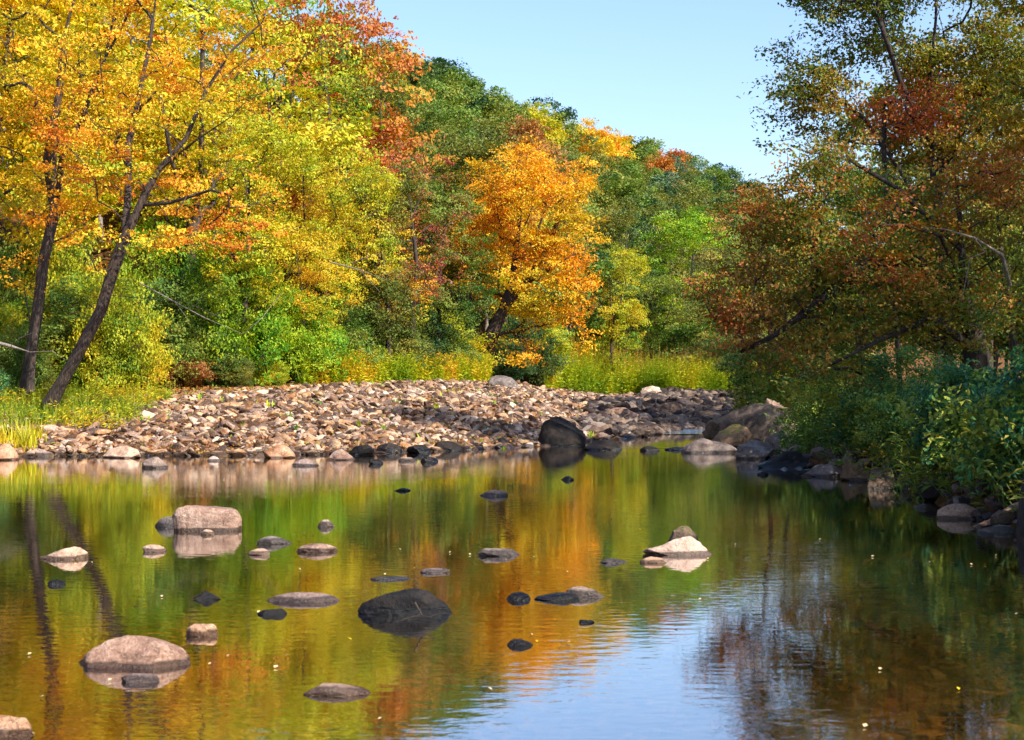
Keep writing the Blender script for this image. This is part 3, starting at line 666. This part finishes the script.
# shrubs and saplings of the left bank
G = None
put('bush1', 118, 42.0, 262, 'lime', 'yellow green sapling thicket right of the leaning trunk', .62)
put('bush2', 95, 43.5, 318, 'yellow', 'bright yellow bush directly behind the leaning trunk', .9)
put('bush1', 232, 46.5, 238, 'bright', 'big bright green bush in the middle of the left bank', .72)
put('bush2', 300, 48.5, 282, 'bright', 'light green bush right of the big bright green one', .85)
put('bush2', 178, 44.5, 338, 'rust', 'low brownish orange bush under the bright green one', 1.1)
put('bush1', 232, 45.0, 352, 'olive', 'low olive bush at the back edge of the stones', 1.2)
put('bush1', 268, 46.5, 356, 'lime', 'low yellowish bush with twigs at the edge of the stones', 1.2)
put('bush2', 330, 52, 318, 'lime', 'yellow green bush behind the hump of the gravel bar', .9)
put('bush1', 395, 57, 318, 'green', 'green bush left of the full green tree foot', .9)
put('bush2', 452, 62, 322, 'green', 'green bush at the foot of the full green tree', .9)
put('bush1', 18, 40.5, 322, 'green', 'green bush behind the trunks at far left', .8)
put('bush2', -30, 38.0, 335, 'teal', 'blue green bush at the left edge of the view', .9)
put('bush2', 150, 50.5, 205, 'bright', 'light green sapling thicket behind the dark hollow of the left bank', .6)
put('bush1', 60, 48.5, 215, 'lime', 'yellow green sapling thicket behind the left trunks', .6)
put('bush1', -20, 46, 225, 'green', 'green sapling thicket at the far left edge', .6)
put('bush1', 55, 44.0, 268, 'lime', 'tall yellow green bush between the left trunks', .62)
put('bush2', 150, 48.0, 292, 'dark', 'dark green bush in the hollow of the left bank', .9)
put('bush1', 205, 50.0, 262, 'dark', 'dark green thicket behind the bright green bush', .9)
put('bush2', 522, 76, 350, 'olive', 'low olive bush under the golden tree', 1.3)
put('bush1', 610, 96, 302, 'fir', 'greyish green bush at the left end of the far weeds', 1.0)
put('bush2', 700, 92, 318, 'green', 'green bush behind the far weeds', 1.3)
put('bush1', 772, 49, 340, 'rbrush', 'dusky green bush behind the huge bank boulder', 1.0)
rs = np.random.RandomState(91)
for i in range(46):
    x = rs.uniform(-22, 1.5) if i < 36 else rs.uniform(1, 12); y = float(veg_y(x))+(rs.uniform(3.5, 16) if i < 36 else rs.uniform(7, 16))
    h = rs.uniform(2.0, 3.8); w = h/10*rs.uniform(.9, 1.3)
    m = ['green', 'lime', 'olive', 'bright', 'dark'][rs.randint(5)]
    plant('shrub', V_[['bush1', 'bush2'][i % 2]], (x, y, gz(x, y)-.1), m, dict(green='green', lime='yellow green', olive='olive', bright='light green', dark='dark green')[m]+' understorey shrub among the trunks behind the bank bushes', 'shrub', m+' understorey shrubs', rs.rand()*6.28, (w, w, h/10), None, ('stems', 'foliage'))
# shaded right-bank shrubs
for px, d, top, m, w, v, lb in [
    (842, 38, 345, 'rbrush', 1.2, 'bush3', 'dark green bush behind the bank slabs'),
    (858, 31.0, 352, 'rbrush', 1.1, 'bush2', 'green bush above the blue grey slab'),
    (826, 42, 368, 'brown', 1.0, 'bush2', 'rusty low bush beside the crumbling boulder'),
    (878, 27.5, 372, 'teal', 1.0, 'bush3', 'blue green bush in the middle of the shaded bank'),
    (915, 24.0, 338, 'teal', .95, 'bush2', 'large blue green shrub overhanging the dark water'),
    (962, 21.0, 356, 'teal', .9, 'bush3', 'tall blue green shrub above the smooth grey boulder'),
    (935, 21.6, 430, 'rbrush', 1.3, 'bush2', 'low green shrub at the foot of the shaded bank'),
    (1000, 19.2, 392, 'rbrush', .85, 'bush2', 'green shrub at the right edge above the wedge shaped rock'),
    (1045, 18.2, 330, 'teal', .85, 'bush3', 'blue green shrub past the right edge'),
    (868, 26.0, 430, 'rbrush', 1.2, 'bush3', 'low green shrub over the end of the bank slabs')]:
    put(v, px, d, top, m, lb, w, zb=.45)

# trees up and behind on the right bank side, outside the view, that shade this bank
for i, (x, y, h, v) in enumerate([(12, 16, 12, 'oval1'), (11.5, 11.5, 11, 'oval2'), (14, 21, 12, 'oval2'), (20, 24, 13, 'spread1'), (22, 33, 13, 'oval1'), (18, 27, 10.5, 'oval1'), (22, 44, 13, 'oval2')]):
    e = plant('tree', V_[v], (x, y, gz(x, y)), 'shadeolive', 'bronze green tree of the grove behind the right bank, outside the picture', 'tree', 'grove behind the right bank', i*1.3, (h/10, h/10, h/10), BARKD)

# ------------------------------------------------------------------ the forested hillside
SEEDS = [(420, 60, 'dark'), (395, 45, 'green'), (470, 80, 'dark'), (520, 100, 'dark'), (500, 110, 'green'), (545, 95, 'fir'), (560, 120, 'green'), (550, 125, 'lime'), (610, 130, 'orange'), (600, 128, 'rust'), (640, 145, 'green'), (625, 152, 'yellow'), (560, 150, 'olive'),
         (530, 155, 'rust'), (600, 175, 'olive'), (640, 180, 'green'), (670, 165, 'fir'), (700, 165, 'green'), (730, 180, 'dark'), (650, 165, 'redorange'), (690, 190, 'olive'), (720, 200, 'green'), (660, 200, 'olive'), (740, 215, 'olive'), (480, 130, 'olive'), (450, 105, 'green'),
         (440, 140, 'olive'), (350, 20, 'green'), (300, 0, 'yellow'), (380, 100, 'lime'), (250, 0, 'gold'), (200, 0, 'orange'), (100, 0, 'yellow'), (0, 0, 'yellow'), (580, 200, 'green'), (620, 210, 'dark'), (500, 180, 'orange')]
NM = dict(dark='dark green', green='green', olive='olive green', fir='bluish green', lime='yellow green', orange='orange', rust='rusty brown', yellow='yellow', redorange='red orange', gold='golden', bright='bright green')
pl = []; rs = np.random.RandomState(77)
for _ in range(9000):
    y = 62+200*rs.rand()**1.1; x = rs.uniform(-.36, .30)*y+rs.normal(0, 2)
    s = -.894*(x+14)+.447*(y-44)
    if s < 3: continue
    mind = 3.3+y*.0085
    if not (-.13 < x/y < .2) and y > 85: continue
    if any((x-a)**2+(y-b)**2 < mind*mind for a, b in pl): continue
    if x/y < -.20 and y > 100: continue
    if x/y < -.08 and y > 150: continue
    pl.append((x, y))
pl = sorted(pl, key=lambda p: p[1])[:290]
for x, y in pl:
    z = gz(x, y); h = rs.uniform(6.6, 9.4)*(1+.0008*y); px = 512+x/y*FPX; py = HY-(z+h*.7-CH)/y*FPX
    m = min(SEEDS, key=lambda q: (q[0]-px)**2+1.5*(q[1]-py)**2+rs.rand()*1200)[2]
    v = rs.choice(['far1', 'far2', 'far3', 'far4']) if m not in ('rust',) else rs.choice(['farthin', 'far2'])
    w = h/10*rs.uniform(.95, 1.25)
    plant('hillside_tree', V_[v], (x, y, z-.2), m, '%s tree in the unbroken autumn forest on the far hillside' % NM[m], 'tree', '%s trees on the far hillside' % NM[m], rs.rand()*6.28, (w, w, h/10), BARKG)
print('hill trees', len(pl))

# low flat-land wood behind the right bank and beyond the weeds
rs = np.random.RandomState(8)
for i in range(34):
    y = 55+i*2.6; x = rs.uniform(.27, .44)*y
    if y > 108 and rs.rand() < .6: x = rs.uniform(.13, .28)*y
    h = rs.uniform(6.5, 9)*(1+.003*y); m = rs.choice(['rbrush', 'olive', 'dark', 'shadeolive'])
    w = h/10*1.1
    plant('tree', V_[rs.choice(['far1', 'far2', 'far4'])], (x, y, gz(x, y)), m, 'dusky tree in the wood glimpsed through the right bank crowns', 'tree', 'wood behind the right bank', rs.rand()*6.28, (w, w, h/10), BARKD)

# ------------------------------------------------------------------ ground cover
def stems(name, pts, h0, h1, leafl, per, m, label, seed, lean=.18, flowers=None, wid=.14, stemw=.008):
    rs = np.random.RandomState(seed); n = len(pts); z = ground_z(pts[:, 0], pts[:, 1])
    h = rs.uniform(h0, h1, n)*(.75+.5*noise(np.c_[pts, z*0], 1.8, 2)); top = np.c_[pts[:, 0]+rs.normal(0, lean, n)*h, pts[:, 1]+rs.normal(0, lean, n)*h, z+h]; b = np.c_[pts, z-.05]
    a = rs.uniform(0, 6.28, n); w = np.c_[np.cos(a), np.sin(a), 0*a]*stemw
    V1 = np.stack([b-w, b+w, top+w*.3, top-w*.3], 1).reshape(-1, 3); t1 = np.full(len(V1), .25)
    t = rs.uniform(.12, 1, (n, per)); C = b[:, None]+(top-b)[:, None]*t[..., None]; C = C.reshape(-1, 3)
    M = len(C); ang = rs.uniform(0, 6.28, M); el = rs.uniform(-.3, .9, M)
    dr = np.c_[np.cos(ang)*np.cos(el), np.sin(ang)*np.cos(el), np.sin(el)]; sd = np.c_[-np.sin(ang), np.cos(ang), rs.normal(0, .3, M)]
    L = (leafl*rs.uniform(.6, 1.3, M)*(1.15-.6*t.ravel()))[:, None]
    V2 = np.stack([C, C+dr*L*.5+sd*L*wid, C+dr*L-np.array([0, 0, .25])*L, C+dr*L*.5-sd*L*wid], 1).reshape(-1, 3)
    tc = np.repeat(.5+(noise(np.c_[pts, z*0], 1.3, 2)-.5)*1.6, per)+rs.normal(0, .15, M)+(t.ravel()-.5)*.25
    V = np.concatenate([V1, V2]); Q = np.arange(len(V)).reshape(-1, 4)
    me = mesh_np(name+'_mesh', V, Q, tint=np.clip(np.concatenate([t1, np.repeat(tc, 4)]), 0, 1), smooth=False, mats=[LM[m]])
    return tag(link(name, me), label, None, None, 'stuff')
def grass(name, pts, h0, h1, m, label, seed, w=.012, per=5):
    rs = np.random.RandomState(seed); P = np.repeat(pts, per, 0)+rs.normal(0, .06, (len(pts)*per, 2)); n = len(P); z = ground_z(P[:, 0], P[:, 1])-.03
    h = rs.uniform(h0, h1, n); a = rs.uniform(0, 6.28, n); d = np.c_[np.cos(a), np.sin(a), 0*a]; s = np.c_[-np.sin(a), np.cos(a), 0*a]*w
    b = np.c_[P, z]; k = rs.uniform(.1, .6, n)[:, None]; up = np.array([0, 0, 1.])
    m1 = b+up*h[:, None]*.55+d*h[:, None]*k*.35; t = b+up*h[:, None]*(1-.3*k)+d*h[:, None]*k
    V = np.stack([b-s, b+s, m1+s*.8, m1-s*.8], 1); V2 = np.stack([m1-s*.8, m1+s*.8, t+s*.1, t-s*.1], 1)
    V = np.concatenate([V.reshape(-1, 3), V2.reshape(-1, 3)]); Q = np.arange(len(V)).reshape(-1, 4)
    tc = np.clip(.5+(noise(np.c_[P, z*0], .9, 2)-.5)*1.8+rs.normal(0, .12, n), 0, 1)
    me = mesh_np(name+'_mesh', V, Q, tint=np.concatenate([np.repeat(tc, 4)]*2), smooth=False, mats=[LM[m]])
    return tag(link(name, me), label, None, None, 'stuff')
rs = np.random.RandomState(31)
def band(n, x0, x1, o0, o1, fn=veg_y):
    x = rs.uniform(x0, x1, n); return np.c_[x, fn(x)+rs.uniform(o0, o1, n)]
LM['weed'] = leaf_mat('weed_leaves', ['5c8418', '98a820', 'ccc828', 'dca434'])
LM['grassg'] = leaf_mat('grass_blades', ['3c7834', '7c9834', 'ac9c3c', 'c8a458'])
stems('weeds', band(6500, 1.6, 17, -.3, 7.5), 1.1, 2.3, .26, 13, 'weed', 'tall yellow green weeds along the far edge of the gravel', 1)
stems('weeds', band(1700, -6.6, -1.0, -.2, 2.6), .5, 1.3, .24, 11, 'weed', 'yellow green weeds at the foot of the full green tree', 2)
pt = band(1000, 2.0, 16, 1, 5)
stems('seed_heads', pt, 1.9, 3.0, .12, 10, 'rust', 'brownish seed heads standing above the far weeds', 3, lean=.05)
x = rs.uniform(-17, -9.6, 2600); yy = shore_y(x)+1.2+rs.rand(2600)**.8*4.6; k = yy > shore_y(x)+1.2+np.clip(x+12.2, 0, 9)*1.5
k &= rs.rand(len(x)) < .55
grass('grass', np.c_[x, yy][k], .12, .5, 'grassg', 'rough green and straw coloured grass on the left bank', 4)
x = rs.uniform(-17, -10.6, 420); yy = shore_y(x)+rs.uniform(.2, 1.4, 420)
grass('straw_grass', np.c_[x, yy], .3, .7, 'yellow', 'dry straw grass hanging over the water at far left', 5)
stems('low_plants', np.c_[rs.uniform(-17, -9.2, 2200), rs.uniform(35.3, 41.5, 2200)], .15, .6, .16, 10, 'lime', 'low yellow green plants around the leaning trunk', 6)
pts_ = bar_points(90, 36, 62, rs)
grass('sprouts', pts_, .1, .28, 'bright', 'small green sprouts between the cobbles', 7, w=.03, per=7)
x = rs.uniform(5.9, 9, 2600); yy = rs.uniform(13, 36, 2600); k = x > bank_x(yy)-.05
stems('undergrowth', np.c_[x, yy][k], .4, 1.0, .2, 9, 'rbrush', 'shaded undergrowth hanging along the right bank', 8, lean=.55)
# fallen leaves
def litter(name, pts, size, m, label, seed, zo=.05):
    rs = np.random.RandomState(seed); C = np.c_[pts, ground_z(pts[:, 0], pts[:, 1])+zo]
    V, Q, t = leaves(C, .05, 3, size, rs, .3, .5, jit=.3)
    tag(link(name, mesh_np(name+'_mesh', V, Q, tint=t, smooth=False, mats=[LM[m]])), label, None, None, 'stuff')
litter('fallen_leaves', np.concatenate([band(5000, -16, 3, -.8, 4), bar_points(900, 33, 60, rs)]), .09, 'rust', 'fallen brown and orange leaves on the bank and between stones', 9, .08)
x = rs.uniform(-12, 1, 170); litter('shore_leaves', np.c_[x, shore_y(x)+rs.uniform(-.1, .7, 170)], .08, 'rust', 'brownish fallen leaves caught along the waterline', 10, .12)

# floating leaves, one object each
lv, lq, lt = leaves(np.zeros((1, 3)), 0, 1, 1., np.random.RandomState(3), 0, 0, aspect=.8)
fl = mesh_np('floating_leaf_mesh', lv*np.array([1, 1, .6]), lq, tint=lt*0+.6, smooth=False, mats=[LM['yellow']])
m_, N_, L_ = new_mat('pale_dead_leaf'); o_ = N_.new('ShaderNodeOutputMaterial'); p_ = N_.new('ShaderNodeBsdfPrincipled'); L_.new(p_.outputs[0], o_.inputs[0]); p_.inputs['Base Color'].default_value = lin('dcc08c'); p_.inputs['Roughness'].default_value = .5
PALE = m_
FL = [(63, 617), (128, 657), (42, 698), (130, 648), (55, 655), (30, 655), (286, 657), (276, 668), (145, 735), (32, 735), (250, 657), (228, 657), (560, 487), (880, 670), (866, 683), (1016, 615), (958, 690), (750, 720), (865, 727), (735, 545), (775, 541), (470, 555), (450, 553), (400, 550), (414, 569), (385, 575), (300, 570), (345, 505), (300, 505), (230, 487), (420, 478), (350, 478), (240, 495), (930, 575), (912, 585), (908, 618), (640, 530), (676, 628), (820, 540), (700, 600), (350, 640), (210, 665), (490, 690), (380, 720), (96, 605), (22, 590)]
rs = np.random.RandomState(19)
for cx, cy, n in [(130, 680, 2), (205, 532, 3), (405, 616, 2), (690, 557, 5), (500, 560, 4), (300, 608, 4), (60, 562, 4), (880, 560, 5), (250, 470, 8), (560, 640, 3), (120, 600, 5), (960, 560, 5)]:
    FL += [(cx+rs.normal(0, 34), max(cy+rs.normal(3, 5), 463)) for _ in range(n)]
for i, (px, py) in enumerate(FL):
    d = CH*FPX/(py-HY)
    o = link('floating_leaf', fl, loc=(xat(px, d), d, .012), mat=PALE if i % 4 else LM['yellow'])
    s = R.uniform(.035, .06); o.scale = (s, s*R.uniform(.7, 1.2), s); o.rotation_euler = (0, 0, R.rand()*6.28)
    lb = 'small pale dead leaf floating on the water' if i % 4 else 'small yellow leaf floating on the water'
    tag(o, lb, 'leaf', 'pale leaves floating on the river' if i % 4 else 'yellow leaves floating on the river')

# ------------------------------------------------------------------ dead branches
def branch(name, label, chains, rb, mat, rt=.006, parent_loc=None, cat='branch'):
    P = []; par = []; 
    b0 = np.array(chains[0][0]); 
    Ps, pr, _ = skeleton([[np.array(p)-b0 for p in c] for c in chains], np.zeros((0, 3)), np.random.RandomState(1), .3)
    V, Q = tubes(Ps, pr, rb, rt, 6, flare=False)
    o = link(name, mesh_np(name+'_mesh', V, Q, mats=[mat]), loc=tuple(b0)); return tag(o, label, cat)
dk = CH*FPX/(618-HY)-.25
branch('forked_twig', 'pale forked twig leaning against the front of the black boulder', [[at(415, 605-3, dk-.12), at(421, 614, dk-.12), at(408, 618, dk-.14), at(396, 622, dk-.16)], [at(420, 615, dk-.12), at(430, 617, dk-.13), at(437, 614, dk-.1)]], .008, BARK, .004, cat='twig')
branch('bare_branch', 'curved bare grey branch reaching in from the left edge', [[at(-60, 330, 37), at(-20, 338, 36.6), at(10, 346, 36.4), at(30, 352, 36.3), at(52, 351, 36.3), at(66, 360, 36.4)], [at(10, 346, 36.4), at(20, 338, 36.1), at(34, 332, 36)]], .045, BARKG)
branch('dead_branch', 'long bare grey branch slanting down in front of the green bush', [[at(140, 283, 38.5), at(175, 302, 38), at(205, 318, 37.7), at(243, 334, 37.5)], [at(175, 302, 38), at(190, 322, 37.6)], [at(205, 318, 37.7), at(222, 312, 37.5), at(236, 300, 37.4)], [at(243, 334, 37.5), at(262, 318, 37.6), at(282, 292, 37.9)]], .018, BARKG)
branch('dead_branch', 'bare grey twigs below the yellow green boughs left of the green tree', [[at(330, 262, 46), at(360, 270, 45.6), at(392, 282, 45.3)], [at(345, 266, 45.8), at(368, 256, 45.4), at(386, 252, 45.2)], [at(360, 270, 45.6), at(380, 292, 45.3)]], .025, BARKG)
branch('driftwood', 'thin grey driftwood stick lying at the back of the stones', [[at(308, 394, 47), at(330, 388, 47.3), at(350, 391, 47.6)], [at(330, 388, 47.3), at(338, 382, 47.4)]], .05, BARKG, cat='driftwood')
branch('drooping_limb', 'bare pale limb arching in the shade of the spreading tree', [[at(1010, 285, 24), at(1002, 255, 23.6), at(975, 238, 23.3), at(945, 229, 23.1), at(920, 227, 23)], [at(1002, 255, 23.6), at(1012, 270, 23.4)], [at(985, 252, 23.2), at(970, 258, 23.1), at(962, 300, 23.1)]], .035, BARKG)
branch('stick', 'dark straight stick lying on the small black stone near the far shore', [[at(648, 449, 34), at(660, 448.6, 34), at(672, 448.3, 34.05)]], .025, BARKD, cat='stick')
# bare roots under the right bank
rs = np.random.RandomState(12)
for i in range(12):
    y = 14.5+i*.95; x = float(bank_x(y)); a = np.array([x+.55, y, .62]); q = lambda u, z: np.array([x+u+rs.normal(0, .05), y+rs.normal(0, .09), z])
    branch('root', 'thin bare root hanging down the shaded bank', [[a, q(.3, .5), q(.12, .28), q(.0, .02)], [q(.3, .48), q(.2, .25), q(.02, .08)]], .018, BARK)['group'] = 'roots of the shaded right bank'

# ------------------------------------------------------------------ ground sheet, water, sky, light
def axis(lo, hi, c, n, k):
    t = np.linspace(-1, 1, n); s = np.sinh(k*t)/np.sinh(k); return np.where(s < 0, c+s*(c-lo), c+s*(hi-c))
X = axis(-420, 520, 0, 300, 4.6); Y = axis(-70, 900, 38, 380, 4.0)
XX, YY = np.meshgrid(X, Y); ZZ = ground_z(XX, YY)
nx, ny = len(X), len(Y); idx = np.arange(nx*ny).reshape(ny, nx)
Q = np.stack([idx[:-1, :-1], idx[:-1, 1:], idx[1:, 1:], idx[1:, :-1]], -1).reshape(-1, 4)
gm, N, L = new_mat('ground_soil')
out = N.new('ShaderNodeOutputMaterial'); p = N.new('ShaderNodeBsdfPrincipled'); p.inputs['Roughness'].default_value = .95; p.inputs['Specular IOR Level'].default_value = .1
g = N.new('ShaderNodeNewGeometry')
n1 = N.new('ShaderNodeTexNoise'); n1.inputs['Scale'].default_value = 6; n1.inputs['Detail'].default_value = 8; n1.inputs['Roughness'].default_value = .7; L.new(g.outputs['Position'], n1.inputs['Vector'])
land = ramp(N, [(.3, lin('2c2014')), (.5, lin('5c4024')), (.62, lin('85582a')), (.75, lin('6c6a24'))]); L.new(n1.outputs[0], land.inputs[0])
v1 = N.new('ShaderNodeTexVoronoi'); v1.inputs['Scale'].default_value = 4.5; v1.inputs['Randomness'].default_value = 1; L.new(g.outputs['Position'], v1.inputs['Vector'])
bed = ramp(N, [(.0, lin('7c6438')), (.5, lin('5a4424')), (.9, lin('302210'))]); L.new(v1.outputs['Distance'], bed.inputs[0])
sx = N.new('ShaderNodeSeparateXYZ'); L.new(g.outputs['Position'], sx.inputs[0])
sh = N.new('ShaderNodeMath'); sh.operation = 'MULTIPLY_ADD'; sh.inputs[1].default_value = -1.1; L.new(sx.outputs['Y'], sh.inputs[0]); L.new(sx.outputs['X'], sh.inputs[2])
s2 = N.new('ShaderNodeMath'); s2.operation = 'MULTIPLY_ADD'; s2.inputs[1].default_value = 1.5; L.new(n1.outputs[0], s2.inputs[0]); L.new(sh.outputs[0], s2.inputs[2])
sr = N.new('ShaderNodeMapRange'); sr.inputs[1].default_value = -7.6; sr.inputs[2].default_value = -6.3; L.new(s2.outputs[0], sr.inputs[0])
sand = ramp(N, [(.0, lin('d8a868')), (.45, lin('b47c40')), (.8, lin('5c3818'))]); L.new(v1.outputs['Distance'], sand.inputs[0])
sm_ = N.new('ShaderNodeMix'); sm_.data_type = 'RGBA'; L.new(sr.outputs[0], sm_.inputs[0]); L.new(bed.outputs[0], sm_.inputs[6]); L.new(sand.outputs[0], sm_.inputs[7])
mr = N.new('ShaderNodeMapRange'); mr.inputs[1].default_value = -.02; mr.inputs[2].default_value = .1; L.new(sx.outputs['Z'], mr.inputs[0])
mi = N.new('ShaderNodeMix'); mi.data_type = 'RGBA'; L.new(mr.outputs[0], mi.inputs[0]); L.new(sm_.outputs[2], mi.inputs[6]); L.new(land.outputs[0], mi.inputs[7]); L.new(mi.outputs[2], p.inputs['Base Color'])
b = N.new('ShaderNodeBump'); b.inputs['Strength'].default_value = .8; b.inputs['Distance'].default_value = .08; L.new(n1.outputs[0], b.inputs['Height']); L.new(b.outputs[0], p.inputs['Normal'])
L.new(p.outputs[0], out.inputs[0])
tag(link('ground', mesh_np('ground_mesh', np.stack([XX, YY, ZZ], -1).reshape(-1, 3), Q, mats=[gm])), kind='structure')

def water_mat(name, bumpd, foam=0):
    m, N, L = new_mat(name); out = N.new('ShaderNodeOutputMaterial')
    g = N.new('ShaderNodeNewGeometry')
    mp = N.new('ShaderNodeMapping'); mp.inputs['Scale'].default_value = (1, 1.7, 1); L.new(g.outputs['Position'], mp.inputs[0])
    a = N.new('ShaderNodeTexNoise'); a.inputs['Scale'].default_value = 5.5; a.inputs['Detail'].default_value = 3; a.inputs['Roughness'].default_value = .45; L.new(mp.outputs[0], a.inputs['Vector'])
    c = N.new('ShaderNodeTexNoise'); c.inputs['Scale'].default_value = .35; c.inputs['Detail'].default_value = 2; L.new(g.outputs['Position'], c.inputs['Vector'])
    k = N.new('ShaderNodeMapRange'); k.inputs[1].default_value = .35; k.inputs[2].default_value = .7; k.inputs[3].default_value = .35; k.inputs[4].default_value = 1.3; L.new(c.outputs[0], k.inputs[0])
    w = N.new('ShaderNodeMath'); w.operation = 'MULTIPLY'; L.new(a.outputs[0], w.inputs[0]); L.new(k.outputs[0], w.inputs[1])
    b = N.new('ShaderNodeBump'); b.inputs['Strength'].default_value = 1; b.inputs['Distance'].default_value = bumpd; L.new(w.outputs[0], b.inputs['Height'])
    gl = N.new('ShaderNodeBsdfGlossy'); gl.inputs['Roughness'].default_value = .025; gl.inputs['Color'].default_value = (1, 1, 1, 1); L.new(b.outputs[0], gl.inputs['Normal'])
    tr = N.new('ShaderNodeBsdfTransparent'); tr.inputs['Color'].default_value = (.66, .56, .36, 1)
    lw = N.new('ShaderNodeLayerWeight'); lw.inputs['Blend'].default_value = .5
    pw = N.new('ShaderNodeMath'); pw.operation = 'POWER'; pw.inputs[1].default_value = 1.9; L.new(lw.outputs['Facing'], pw.inputs[0])
    fr = N.new('ShaderNodeMath'); fr.operation = 'MULTIPLY_ADD'; fr.inputs[1].default_value = .94; fr.inputs[2].default_value = .05; L.new(pw.outputs[0], fr.inputs[0])
    mx = N.new('ShaderNodeMixShader'); L.new(fr.outputs[0], mx.inputs[0]); L.new(tr.outputs[0], mx.inputs[1]); L.new(gl.outputs[0], mx.inputs[2])
    L.new(mx.outputs[0], out.inputs[0]); return m
WM = water_mat('river_water', .0019)
WR = water_mat('rippled_water', .05)
wx = np.linspace(-70, 40, 12); wy = np.linspace(-60, 52, 12)
XX, YY = np.meshgrid(wx, wy); idx = np.arange(144).reshape(12, 12)
Q = np.stack([idx[:-1, :-1], idx[:-1, 1:], idx[1:, 1:], idx[1:, :-1]], -1).reshape(-1, 4)
tag(link('water', mesh_np('water_mesh', np.stack([XX, YY, XX*0], -1).reshape(-1, 3), Q, mats=[WM])), kind='structure')
ys = np.linspace(44.5, 84, 60); V = []
for y in ys:
    c = float(chan_x(y)); zz = float(chan_z(y))+.012
    V += [(c+t, y, zz) for t in np.linspace(-2.4, 2.4, 7)]
idx = np.arange(len(V)).reshape(60, 7); Q = np.stack([idx[:-1, :-1], idx[:-1, 1:], idx[1:, 1:], idx[1:, :-1]], -1).reshape(-1, 4)
tag(link('riffle_water', mesh_np('riffle_water_mesh', V, Q, mats=[WR])), kind='structure')

EL, AZ = math.radians(39), math.radians(50)      # sun: behind the camera, to its right
sd = np.array([math.sin(AZ)*math.cos(EL), -math.cos(AZ)*math.cos(EL), math.sin(EL)])
from mathutils import Vector
sun = bpy.data.lights.new('sun', 'SUN'); sun.energy = 4.7; sun.angle = math.radians(.55); sun.color = (1, .93, .82)
so = bpy.data.objects.new('sun', sun); COL.objects.link(so); so.location = (20, -30, 40); so.rotation_euler = Vector(sd).to_track_quat('Z', 'Y').to_euler()
w = bpy.data.worlds.new('World'); scene.world = w; w.use_nodes = True
N = w.node_tree.nodes; bg = N['Background']
sky = N.new('ShaderNodeTexSky'); sky.sky_type = 'NISHITA'; sky.sun_disc = False; sky.sun_elevation = EL
sky.sun_rotation = math.atan2(sd[0], sd[1]); sky.air_density = 1.15; sky.dust_density = 1.0; sky.ozone_density = 2.2
mul = N.new('ShaderNodeVectorMath'); mul.operation = 'MULTIPLY'; mul.inputs[1].default_value = (.82, .85, .97)
w.node_tree.links.new(sky.outputs[0], mul.inputs[0]); w.node_tree.links.new(mul.outputs[0], bg.inputs[0]); bg.inputs[1].default_value = .15

cam = bpy.data.cameras.new('camera'); co = bpy.data.objects.new('camera', cam); COL.objects.link(co); scene.camera = co
cam.sensor_width = 36; cam.lens = FPX/1024*36; cam.clip_end = 3000; cam.clip_start = .1
co.location = (0, 0, CH); co.rotation_euler = (math.radians(90)+math.atan((HY-370)/FPX), 0, 0)
cam.dof.use_dof = True; cam.dof.focus_distance = 48; cam.dof.aperture_fstop = 6.3

scene.view_settings.view_transform = 'Standard'; scene.view_settings.look = 'None'; scene.view_settings.exposure = 0.88; scene.view_settings.gamma = 1
scene.render.engine = 'CYCLES'
c = scene.cycles; c.use_denoising = True; c.max_bounces = 7; c.transparent_max_bounces = 12; c.diffuse_bounces = 3; c.glossy_bounces = 3; c.transmission_bounces = 4
c.sample_clamp_indirect = 6; c.caustics_reflective = False; c.caustics_refractive = False; c.use_adaptive_sampling = True; c.adaptive_threshold = .02
print('done')
